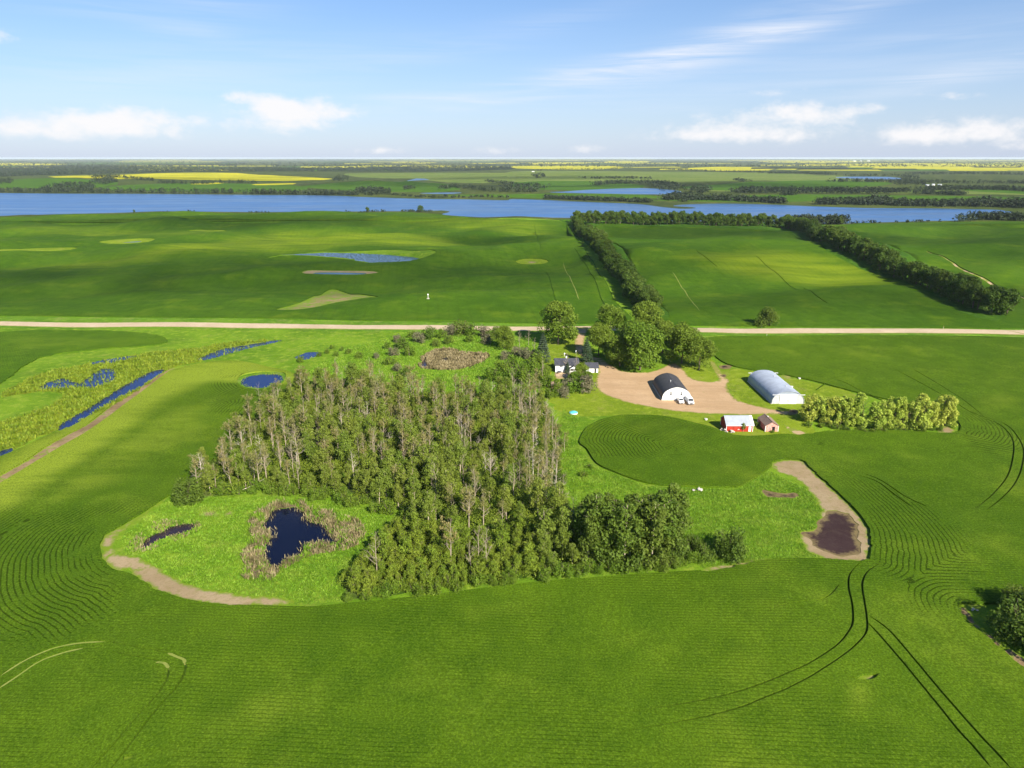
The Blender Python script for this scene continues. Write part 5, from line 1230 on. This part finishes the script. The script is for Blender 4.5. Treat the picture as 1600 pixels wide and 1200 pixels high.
def quonset_black():
    x0, x1 = 65.3, 77.8; cx = (x0 + x1) / 2; yf, yb = 280.0, 300.7; W = x1 - x0; z = gz(cx, 290) + .05; h = 5.0
    root = empty('quonset_workshop', (cx, yf, z), 0, 'white fronted arched workshop with a dark ridged roof on the gravel yard', 'building')
    prof = arch(W, h, 22, .45, .5)
    L = yb - yf
    mb = MB(); mb.shell(prof, 'y', -.12, L + .12, .10); mb.build('roof', M['black_roof'], root)
    rb = MB()
    for k in range(21):
        y = .2 + k * (L - .4) / 20
        rb.shell([(u, v + .035) for u, v in prof], 'y', y, y + .10, .05)
    o = rb.build('roof_rib', M['black_roof'], root); o['kind'] = 'stuff'
    mb = MB(); mb.prism([(-.22, h + .85), (0, h + 1.02), (.22, h + .85), (.22, h + .78), (-.22, h + .78)], 'y', -.12, L + .12); mb.build('ridge_cap', M['black_roof'], root)
    inn = [(u * .985, v * .985) for u, v in prof]
    for nm, a, b in (('front_wall', 0, .14), ('back_wall', L - .14, L)):
        mb = MB(); mb.prism([(-W / 2 * .985, 0)] + inn + [(W / 2 * .985, 0)], 'y', a, b); mb.build(nm, M['white'], root)
    mb = MB()
    for i in range(len(prof) - 1):
        (a, b), (c, d) = prof[i], prof[i + 1]; dx, dz = c - a, d - b; l = math.hypot(dx, dz); nx, nz = -dz / l * .12, dx / l * .12
        mb.add([(a, -.16, b), (c, -.16, d), (c - nx, -.16, d - nz), (a - nx, -.16, b - nz), (a, -.10, b), (c, -.10, d), (c - nx, -.10, d - nz), (a - nx, -.10, b - nz)], [(0, 1, 2, 3)[::-1], (4, 5, 6, 7), (0, 4, 5, 1), (3, 2, 6, 7)])
    mb.build('arch_trim', M['white'], root)
    for s in (-1, 1):
        mb = MB(); mb.box(s * W / 2 - .25, s * W / 2 + .25, -.05, L + .05, -.3, .52); mb.build('footing', M['concrete'], root)
    for u in (-2.55, 2.0):
        mb = MB(); mb.box(u - .52, u + .52, -.05, .02, 2.25, 3.75); w = mb.build('window', M['white'], root)
        mb = MB(); mb.box(u - .42, u + .42, -.07, -.045, 2.35, 3.65); mb.build('pane', M['glass_dark'], w)
        mb = MB(); mb.box(u - .43, u + .43, -.085, -.065, 2.9, 3.05); mb.build('sash', M['white'], w)
    # overhead door with a window strip, and the walk-in door beside it
    mb = MB(); mb.box(2.3, 5.5, -.10, .0, .02, 2.6); d = mb.build('overhead_door', M['white'], root)
    for k in range(4):
        mb = MB(); mb.box(2.34, 5.46, -.13, -.095, .06 + k * .64, .64 + k * .64); mb.build('panel', M['white'], d)
    mb = MB(); mb.box(-.5, .45, -.08, .0, .02, 2.1); d = mb.build('door', M['white'], root); mb = MB(); mb.box(.28, .36, -.13, -.075, .95, 1.1); mb.build('handle', M['chrome'], d)
    mb = MB(); mb.tube([(-1.2, 8.0, h + .6), (-1.2, 8.0, h + 1.5)], [.13, .13], 8); mb.tube([(-1.2, 8.0, h + 1.4), (-1.2, 8.0, h + 1.65)], [.24, .05], 8); mb.build('roof_vent', M['galv_panel'], root)
    mb = MB(); mb.box(-W / 2 + .35, -W / 2 + .6, -.07, .0, 1.0, 1.25); mb.build('meter_box', M['dark'], root)
quonset_black()

def vehicle(x, y, rz, kind, label):
    z = gz(x, y) + .06
    r = empty('pickup_truck' if kind == 'pickup' else 'van', (x, y, z), rz, label, 'pickup' if kind == 'pickup' else 'van')
    # nose points to -y
    if kind == 'pickup':
        prof = [(-2.8, .5), (-2.75, .95), (-2.55, 1.12), (-1.2, 1.22), (-.55, 1.85), (1.0, 1.88), (1.12, 1.25), (2.8, 1.22), (2.82, .55)]
    else:
        prof = [(-2.6, .45), (-2.55, .95), (-2.2, 1.15), (-1.75, 1.25), (-.95, 2.05), (-.6, 2.15), (2.5, 2.15), (2.62, 2.0), (2.65, .5)]
    mb = MB(); n = len(prof)
    V = []
    for s in (-1, 1):
        for (u, v) in prof: V.append((s * (1.02 if v < 1.3 else .86), u, v))
    F = [(i, (i + 1) % n, n + (i + 1) % n, n + i) for i in range(n)] + [tuple(range(n))[::-1], tuple(range(n, 2 * n))]
    mb.add(V, F); mb.build('body', M['car_white'], r)
    a, b = (prof[3], prof[4])
    def lerp(t): return (a[0] + (b[0] - a[0]) * t, a[1] + (b[1] - a[1]) * t)
    p, q = lerp(.12), lerp(.92); mb = MB()
    mb.add([(-.88, p[0] - .03, p[1] + .03), (.88, p[0] - .03, p[1] + .03), (.80, q[0] - .03, q[1] + .03), (-.80, q[0] - .03, q[1] + .03), (-.88, p[0], p[1]), (.88, p[0], p[1]), (.80, q[0], q[1]), (-.80, q[0], q[1])], [(0, 1, 2, 3), (0, 4, 5, 1), (2, 6, 7, 3), (1, 5, 6, 2), (0, 3, 7, 4)]); mb.build('windscreen', M['glass_dark'], r)
    for s in (-1, 1):
        mb = MB(); xs = s * .965
        y1 = .85 if kind == 'pickup' else .6
        mb.add([(s * 1.0, -.75, 1.32), (s * 1.0, y1, 1.32), (s * .90, y1 - .05, 1.78), (s * .90, -.45, 1.78), (s * .85, -.75, 1.32), (s * .85, y1, 1.32), (s * .82, y1 - .05, 1.78), (s * .82, -.45, 1.78)], [(0, 1, 2, 3), (0, 4, 5, 1), (3, 2, 6, 7), (1, 5, 6, 2), (0, 3, 7, 4)]); mb.build('side_window', M['glass_dark'], r)
        mb = MB(); mb.box(s * 1.02 - (.0 if s > 0 else .2), s * 1.02 + (.2 if s > 0 else 0), -.72, -.58, 1.25, 1.42); mb.build('mirror', M['car_white'], r)
        mb = MB(); mb.box(s * .78 - .16, s * .78 + .16, prof[0][0] - .04, prof[0][0] + .1, .72, .92); mb.build('headlight', M['chrome'], r)
        for yy in (-1.75, 1.75):
            mb = MB(); mb.cyl((yy, .38), .38, 'x', s * .82 - .13, s * .82 + .22 * (1 if s > 0 else 1), 14); w = mb.build('wheel', M['rubber'], r)
            mb = MB(); mb.cyl((yy, .38), .22, 'x', s * 1.0 - (.0 if s > 0 else .06), s * 1.0 + (.06 if s > 0 else .0) + .0, 12); mb.build('rim', M['chrome'], w)
    mb = MB(); mb.box(-.5, .5, prof[0][0] - .05, prof[0][0] + .05, .66, .92); mb.build('grille', M['dark'], r)
    mb = MB(); mb.box(-1.0, 1.0, prof[0][0] - .12, prof[0][0] + .12, .42, .6); mb.build('bumper', M['chrome'], r)
    if kind == 'pickup':
        mb = MB(); mb.box(-.80, .80, 1.3, 2.68, 1.225, 1.24); mb.build('cargo_bed', M['dark'], r)
    return r
vehicle(76.35, 276.2, .0, 'van', 'white van parked nose out at the right of the white fronted workshop').scale = (1.2, 1.15, 1.15)
vehicle(72.7, 277.3, -.02, 'pickup', 'white pickup parked nose out left of the van at the workshop door')

def quonset_grey():
    x0, x1 = 110.2, 124.0; cx = (x0 + x1) / 2; yf, yb = 272.6, 303.6; W = x1 - x0; L = yb - yf; z = gz(cx, 288) + .03; h = 5.4
    root = empty('quonset_shed', (cx, yf, z), 0, 'long grey galvanised quonset shed with double white sliding doors on the grass', 'building')
    prof = arch(W, h, 24, 0, .25)
    mb = MB(); mb.shell(prof, 'y', 0, L, .10); mb.build('roof', M['galv'], root, False)
    rb = MB()
    for k in range(48): y = .15 + k * (L - .4) / 47; rb.shell([(u * 1.004, v + .03) for u, v in prof], 'y', y, y + .16, .05)
    o = rb.build('roof_rib', M['galv'], root); o['kind'] = 'stuff'
    inn = [(u * .985, v * .985) for u, v in prof]
    for nm, a, b in (('front_wall', .25, .37), ('back_wall', L - .37, L - .25)):
        mb = MB(); mb.prism([(-W / 2 * .985, 0)] + inn + [(W / 2 * .985, 0)], 'y', a, b); mb.build(nm, M['galv'], root)
    for s, nm in ((-1, 'footing'), (1, 'footing')):
        mb = MB(); mb.box(s * W / 2 - .3, s * W / 2 + .3, -.05, L + .05, -.35, .28); mb.build(nm, M['concrete'], root)
    for s in (0, 1):
        mb = MB(); a = -3.65 + s * 3.66; mb.box(a, a + 3.6, .02, .10, .05, 3.95); d = mb.build('sliding_door', M['door_white'], root)
        for k in range(6):
            mb = MB(); mb.box(a + .06 + k * .59, a + .59 + k * .59, -.02, .025, .12, 3.88); mb.build('panel', M['door_white'], d)
        mb = MB(); mb.box(a + (3.2 if s == 0 else .25), a + (3.35 if s == 0 else .4), -.09, -.02, 1.2, 1.7); mb.build('handle', M['dark'], d)
    for y in (-.05, L - .05):
        mb = MB(); mb.box(-6.9, 6.9, y - .02 if y < 1 else y, y + .1 if y < 1 else y + .12, 4.02, 4.24); mb.build('door_track', M['white_metal'], root)
    for u0, u1 in ((-6.6, -3.75), (3.75, 6.6)):
        mb = MB()
        for k in range(5):
            a = u0 + (u1 - u0) * k / 5; zt = min(np.interp((a + .3), [p[0] for p in prof], [p[1] for p in prof]), 3.9) - .15
            mb.box(a + .03, a + (abs(u1 - u0) / 5) - .03, .19, .245, .1, max(.4, zt))
        mb.build('end_panel', M['galv_panel'], root)
    for k, yy in enumerate((7.0, 21.0)):
        mb = MB(); mb.tube([(1.4, yy, h + .15), (1.4, yy, h + .8)], [.2, .2], 8); mb.build('roof_vent', M['galv_panel'], root)
quonset_grey()

def gable(name, x0, x1, y0, y1, eave, ridge, ridge_axis, wallm, roofm, label, rz=0.0, over=.3, rth=.10, ribs=None, trim=None, zoff=.03):
    """a plain gabled building; returns its root and the half sizes"""
    cx, cy = (x0 + x1) / 2, (y0 + y1) / 2; z = gz(cx, cy) + zoff; a, b = (x1 - x0) / 2, (y1 - y0) / 2
    r = empty(name, (cx, cy, z), rz, label, 'building')
    mb = MB()
    if ridge_axis == 'x': mb.prism([(-b, -.4), (-b, eave), (0, ridge), (b, eave), (b, -.4)], 'x', -a, a)
    else: mb.prism([(-a, -.4), (-a, eave), (0, ridge), (a, eave), (a, -.4)], 'y', -b, b)
    mb.build('wall', wallm, r)
    hw = b if ridge_axis == 'x' else a; ln = a if ridge_axis == 'x' else b
    sl = (ridge - eave) / hw
    for s in (-1, 1):
        p0 = (s * (hw + over), eave - sl * over + .02); p1 = (0, ridge + .02)
        prof = [p0, p1, (0, ridge + .02 + rth), (s * (hw + over), eave - sl * over + .02 + rth)]
        mb = MB(); mb.prism(prof if s < 0 else prof[::-1], ridge_axis, -ln - over, ln + over); ro = mb.build('roof', roofm, r)
        if ribs:
            mb = MB(); n = int(2 * (ln + over) / ribs)
            for k in range(n + 1):
                t = -ln - over + .03 + k * (2 * (ln + over) - .1) / n
                q = [(p0[0], p0[1] + rth - .01), (p1[0], p1[1] + rth - .01), (p1[0], p1[1] + rth + .05), (p0[0], p0[1] + rth + .05)]
                mb.prism(q if s < 0 else q[::-1], ridge_axis, t, t + .06)
            o = mb.build('roof_rib', roofm, r); o['kind'] = 'stuff'
    mb = MB()
    if ridge_axis == 'x': mb.box(-ln - over, ln + over, -.14, .14, ridge + .10, ridge + .18)
    else: mb.box(-.14, .14, -ln - over, ln + over, ridge + .10, ridge + .18)
    mb.build('ridge_cap', roofm, r)
    if trim:
        for s in (-1, 1):
            for t in (-1, 1):
                mb = MB(); mb.box(min(s * a, s * (a + .05)) - .09, max(s * a, s * (a + .05)) + .04, min(t * b, t * (b + .05)) - .04, max(t * b, t * (b + .05)) + .04, -.3, eave - .05); mb.build('corner_board', trim, r)
    return r, a, b

# long red shed with a pale tin roof
r, a, b = gable('red_shed', 82.5, 92.6, 243.9, 251.3, 2.7, 5.1, 'x', M['red'], M['tin'], 'long red shed with a pale ribbed metal roof below the gravel yard', .0, .35, .06, .62, M['white'])
mb = MB(); mb.prism([(-4.04, 2.62), (0, 5.21), (0, 5.26), (-4.04, 2.67)], 'x', a - .75, a + .37); mb.build('roof_sheet', M['white'], r)
mb = MB()
for k in range(30): mb.box(-a + .1 + k * (2 * a - .2) / 30, -a + .1 + (k + .86) * (2 * a - .2) / 30, -b - .035, -b + .01, .02, 2.5)
o = mb.build('board', M['red'], r); o['kind'] = 'stuff'
mb = MB(); mb.box(a - 1.6, a - .6, -b - .07, -b + .01, .03, 2.05); d = mb.build('door', M['white'], r); mb = MB(); mb.box(a - 1.5, a - 1.42, -b - .12, -b - .065, .95, 1.1); mb.build('handle', M['dark'], d)
mb = MB(); mb.box(-a - .36, a + .36, -b - .40, -b - .34, 2.42, 2.58); mb.build('fascia', M['white'], r)
# small faded pink shed
r, a, b = gable('pink_shed', 97.5, 102.4, 243.9, 252.4, 2.3, 3.75, 'y', M['pink'], M['shingle_brown'], 'small weathered pink shed with a brown shingled roof, right of the long red shed', .0, .25, .09, None, M['white'])
for s in (-1, 1):
    for k in range(7):
        y0 = -2.6 * 1.0; t0 = k / 7; t1 = (k + 1) / 7
        u0, u1 = s * (a + .25) * (1 - t0), s * (a + .25) * (1 - t1); sl = (3.75 - 2.3) / a; zf = lambda u: 3.75 - sl * abs(u) + .115
        mb = MB(); pr = [(u0, zf(u0)), (u1, zf(u1)), (u1, zf(u1) + .02), (u0, zf(u0) + .06)]; mb.prism(pr if s < 0 else pr[::-1], 'y', -b - .26, b + .26); mb.build('shingle_course', M['shingle_brown'], r)
mb = MB(); mb.box(.1, 1.2, -b - .03, -b + .3, .0, 1.9); mb.build('doorway', M['dark'], r)
mb = MB(); mb.box(-1.5, -.8, -b - .05, -b + .05, 1.1, 1.7); w = mb.build('window', M['white'], r); mb = MB(); mb.box(-1.42, -.88, -b - .07, -b - .045, 1.18, 1.62); mb.build('pane', M['glass_dark'], w)
mb = MB(); mb.box(-.12, .12, b * .2, b * .2 + .3, 3.6, 4.3); mb.build('chimney', M['white'], r)

# farmhouse with its wing, porch and deck
r, a, b = gable('farmhouse', 21.3, 32.6, 320.4, 329.0, 3.9, 5.9, 'x', M['white'], M['shingle_dark'], 'white farmhouse with a dark shingled roof behind garden shrubs', .0, .45, .12)
for s in (-1, 1):
    for k in range(7):
        t0, t1 = k / 7, (k + 1) / 7; u0, u1 = s * (b + .45) * (1 - t0), s * (b + .45) * (1 - t1); sl = 2.0 / b; zf = lambda u: 5.9 - sl * abs(u) + .145
        mb = MB(); pr = [(u0, zf(u0)), (u1, zf(u1)), (u1, zf(u1) + .02), (u0, zf(u0) + .06)]; mb.prism(pr if s < 0 else pr[::-1], 'x', -a - .46, a + .46); mb.build('shingle_course', M['shingle_dark'], r)
for u0, u1, z0, z1 in ((-3.6, -2.2, 2.9, 3.5), (2.0, 3.1, 1.6, 2.8), (3.6, 4.7, 1.6, 2.8)):
    mb = MB(); mb.box(u0 - .1, u1 + .1, -b - .06, -b + .03, z0 - .1, z1 + .1); w = mb.build('window', M['white'], r)
    mb = MB(); mb.box(u0, u1, -b - .08, -b - .055, z0, z1); mb.build('pane', M['glass_dark'], w)
    mb = MB(); mb.box((u0 + u1) / 2 - .04, (u0 + u1) / 2 + .04, -b - .10, -b - .075, z0, z1); mb.build('mullion', M['white'], w)
mb = MB(); mb.prism([(1.2, 2.75), (3.3, 3.9), (5.4, 2.75), (5.4, 2.62), (1.2, 2.62)], 'y', -b - 2.2, -b - .02); mb.build('porch_roof', M['shingle_dark'], r)
mb = MB(); mb.prism([(1.3, 2.62), (3.3, 3.75), (5.3, 2.62)], 'y', -b - 2.26, -b - 2.21); mb.build('porch_gable', M['white'], r)
for u in (1.4, 3.3, 5.2):
    mb = MB(); mb.box(u - .08, u + .08, -b - 2.15, -b - 1.99, -.1, 2.62); mb.build('porch_post', M['white'], r)
mb = MB(); mb.box(1.2, 5.4, -b - 2.2, -b - .01, -.2, .25); mb.build('porch_floor', M['wood_deck'], r)
mb = MB(); mb.box(-.3, .3, .5, 1.1, 5.3, 6.9); mb.build('chimney', M['white'], r)
# deck in front, board by board
x, y, z = at(878, 587)
r = empty('deck', (x, y, z), 0, 'sunlit timber deck in front of the white farmhouse', 'deck')
pm = MB().box(-2.9, 2.9, -.11, .11, .22, .27).mesh('plank', M['wood_deck'])
for k in range(18): link('plank', pm, r, (0, -2.1 + k * .25, 0))
for s in (-1, 1):
    mb = MB(); mb.box(s * 2.5 - .08, s * 2.5 + .08, -2.1, 2.2, -.2, .215); mb.build('joist', M['wood_deck'], r)
x, y, z = at(874, 584); mb = MB()
mb.tube([(0, 0, .27), (0, 0, .9)], [1.0, 1.05], 16); mb.tube([(0, 0, .9), (0, 0, 1.2), (0, 0, 1.38)], [1.12, .95, .4], 16)
r = empty('hot_tub', (x, y, z), 0, 'round dark covered hot tub at the foot of the white farmhouse wall', 'hot tub')
t_ = MB(); t_.tube([(0, 0, .0), (0, 0, .95)], [1.15, 1.2], 18); t_.build('tub', M['wood_deck'], r)
t_ = MB(); t_.tube([(0, 0, .955), (0, 0, 1.2), (0, 0, 1.4)], [1.28, 1.05, .35], 18); t_.build('cover', M['shingle_dark'], r)
# garage
r, a, b = gable('garage', 36.2, 42.2, 319.6, 327.0, 2.5, 4.0, 'x', M['white'], M['shingle_dark'], 'white garage with a dark roof between the farmhouse and the gravel yard', .0, .4, .1)
mb = MB(); mb.box(a - .01, a + .06, -2.4, 1.6, .02, 2.2); d = mb.build('garage_door', M['white_metal'], r)
for k in range(4):
    mb = MB(); mb.box(a + .065, a + .09, -2.35, 1.55, .06 + k * .54, .54 + k * .54); mb.build('panel', M['white_metal'], d)
mb = MB(); mb.box(1.2, 2.0, -b - .05, -b + .02, .05, 2.05); mb.build('door', M['dark'], r)
# small brown roofed shed hidden in the shrubs
x, y, z = at(868, 607)
gable('garden_shed', x - 1.8, x + 1.8, y - 1.2, y + 1.6, 2.0, 3.0, 'x', M['pink'], M['shingle_brown'], 'small brown roofed garden shed half hidden in the shrubs below the farmhouse')
# far farm buildings
for px, w, l, c, lab in [((1449, 290.5), 14, 7, 'white_metal', 'long pale barn of the far farm beyond the lake'), ((1458, 289.5), 9, 7, 'white', 'white house at the right of the far farm beyond the lake'), ((1468, 290), 13, 7, 'white_metal', 'pale shed furthest right in the far farm beyond the lake'), ((833, 268.5), 20, 14, 'white', 'white house by the far yellow field beyond the lake'), ((625, 264.6), 26, 18, 'white', 'small white barn among the far dark woods')]:
    x, y, z = at(*px); gable('far_barn', x - w / 2, x + w / 2, y - l / 2, y + l / 2, 3.5, 5.5, 'x', M[c], M['tin'], lab)
for k, (px, w) in enumerate([((1335, 252.0), 70), ((1345, 252.0), 50), ((1357, 251.9), 80)]):
    x, y, z = at(*px); gable('far_hall', x - w / 2, x + w / 2, y - 15, y + 15, 12, 17, 'x', M['white'], M['white_metal'], ['leftmost', 'middle', 'rightmost'][k] + ' of three tiny white halls near the horizon on the right')

# ------------------------------------------------------------------ small things
def rocks(px, n, spread, size, label):
    x, y, z = at(*px); r = np.random.default_rng(int(px[0])); root = empty('rock_pile', (x, y, z), 0, label, 'rock pile')
    for k in range(n):
        V = []; s = size * r.uniform(.6, 1.3)
        for (a, b, c) in ((1, 0, 0), (-1, 0, 0), (0, 1, 0), (0, -1, 0), (0, 0, 1), (0, 0, -1), (.6, .6, .6), (-.6, .6, .6), (.6, -.6, .6), (-.6, -.6, .6)):
            V.append((a * s * r.uniform(.8, 1.2), b * s * r.uniform(.7, 1.1), c * s * r.uniform(.5, .8)))
        mb = MB(); mb.add(V, [(0, 2, 6), (0, 6, 8), (0, 8, 3), (1, 7, 2), (1, 9, 7), (1, 3, 9), (4, 6, 7), (4, 8, 6), (4, 9, 8), (4, 7, 9), (2, 7, 6), (3, 8, 9), (5, 2, 0), (5, 0, 3), (5, 3, 1), (5, 1, 2)])
        link('rock', mb.mesh('rock', M['stone']), root, (r.normal(0, spread), r.normal(0, spread * .5), s * .45 + (size * .8 if k % 4 == 0 else 0)), r.uniform(0, 6))
rocks((1137, 674), 26, 1.7, .55, 'pile of pale field stones at the left front corner of the long red shed')
rocks((1092, 766), 7, .8, .5, 'few white stones at the edge of the round inner crop')
rocks((1523, 955), 3, .35, .42, 'white boulders on the grass bank at the right edge of the photo')
# turquoise pool cover on the lawn
x, y, z = at(896, 646)
r = empty('wading_pool', (x, y, z), 0, 'turquoise domed pool at the edge of the lawn below the farmhouse', 'pool')
mb = MB(); mb.tube([(0, 0, -.1), (0, 0, .5)], [1.7, 1.75], 20); mb.build('pool_wall', M['white_metal'], r)
mb = MB(); mb.tube([(0, 0, .505), (0, 0, .8), (0, 0, 1.0)], [1.72, 1.2, .3], 20); mb.build('cover', M['teal'], r)
# yellow play slide
x, y, z = at(856, 584)
r = empty('play_slide', (x, y, z), 0, 'yellow play slide left of the farmhouse deck', 'slide')
mb = MB(); mb.prism([(-1.6, .15), (1.0, 1.8), (1.5, 1.8), (1.5, 1.68), (1.05, 1.68), (-1.55, .03)], 'y', -.3, .3); mb.build('chute', M['yellow'], r)
for s in (-1, 1):
    mb = MB(); mb.tube([(1.45, s * .3, 0), (1.45, s * .3, 2.3)], [.06, .06], 6); mb.build('ladder_post', M['yellow'], r)
for k in range(4):
    mb = MB(); mb.tube([(1.5, -.3, .4 + k * .4), (1.5, .3, .4 + k * .4)], [.04, .04], 5); mb.build('rung', M['yellow'], r)
# white propane tank by the garage
x, y, z = at(924, 592)
r = empty('propane_tank', (x, y, z), 0, 'small white upright tank among the shrubs by the yard edge', 'tank')
mb = MB(); mb.tube([(0, 0, 0), (0, 0, .15), (0, 0, 1.5), (0, 0, 1.75)], [.4, .5, .5, .2], 12); mb.build('tank_body', M['white'], r); mb = MB(); mb.tube([(0, 0, 1.75), (0, 0, 1.95)], [.12, .12], 8); mb.build('valve', M['chrome'], r)
# pale marker post in the middle field
x, y, z = at(669, 468)
r = empty('marker_post', (x, y, z), 0, 'white marker post on a pad alone in the crop beyond the road', 'post')
mb = MB(); mb.tube([(0, 0, 0), (0, 0, 3.6)], [.16, .14], 8); mb.build('post', M['white'], r); mb = MB(); mb.box(-.9, .9, -.9, .9, -.2, .95); mb.build('pad', M['concrete'], r); mb = MB(); mb.box(-.45, .45, -.05, .05, 3.3, 4.1); mb.build('plate', M['white'], r)
# signpost and delineator posts by the road
for k, px in enumerate([(1474, 513.5), (1198, 525), (1190, 512)]):
    x, y, z = at(*px); r = empty('road_post', (x, y, z), 0, ['thin white post at the field edge beyond the road, far right', 'thin white post on the near road verge by the round bush', 'thin white post on the far road verge beside the round bush'][k], 'post')
    mb = MB(); mb.tube([(0, 0, -.2), (0, 0, 1.6)], [.07, .06], 6); mb.build('post', M['white'], r); mb = MB(); mb.box(-.12, .12, -.09, -.06, 1.1, 1.5); mb.build('reflector', M['rail_red'], r)
# white bird houses / lamps on the lawn behind the house
for k, px in enumerate([(882, 557), (900, 553)]):
    x, y, z = at(*px); r = empty('lawn_ornament', (x, y, z), 0, ['small white post on the lawn behind the farmhouse roof, left one', 'small white post on the lawn behind the farmhouse roof, right one'][k], 'ornament')
    mb = MB(); mb.tube([(0, 0, 0), (0, 0, 1.3)], [.08, .08], 6); mb.build('stand', M['white'], r); mb = MB(); mb.box(-.3, .3, -.3, .3, 1.3, 1.75); mb.build('box', M['white'], r); mb = MB(); mb.prism([(-.38, 1.75), (0, 2.05), (.38, 1.75)], 'y', -.36, .36); mb.build('roof', M['white'], r)
for k, px in enumerate([(1237, 605), (1249, 592), (1103, 656)]):
    x, y, z = at(*px); r = empty('salt_block', (x, y, z), 0, ['white tub on the grass right of the grey quonset', 'white tub furthest up the grass right of the grey quonset', 'white tub on the lawn left of the long red shed'][k], 'tub')
    mb = MB(); mb.tube([(0, 0, 0), (0, 0, .55)], [.5, .6], 12); mb.build('tub', M['white'], r); mb = MB(); mb.tube([(0, 0, .5), (0, 0, .56)], [.5, .5], 12); mb.build('contents', M['stone'], r)

# ------------------------------------------------------------------ neighbours that share a label are told apart by their place in the row
def ordinal(n):
    return '%d%s' % (n, 'th' if 10 <= n % 100 <= 20 else {1: 'st', 2: 'nd', 3: 'rd'}.get(n % 10, 'th'))
same = {}
for o in list(COL.objects):
    if o.parent is None and o.get('label') and o.get('group'): same.setdefault((o['label'], o['group']), []).append(o)
for (lab, grp), os_ in same.items():
    if len(os_) < 2: continue
    if 'straight shelterbelt' in grp or 'right shelterbelt' in grp: os_.sort(key=lambda o: o.location.y); w = ' from the road end'
    else: os_.sort(key=lambda o: to_px(o.location.x, o.location.y, o.location.z)[0]); w = ' from the left'
    for i, o in enumerate(os_): o['label'] = lab + ', ' + ordinal(i + 1) + w
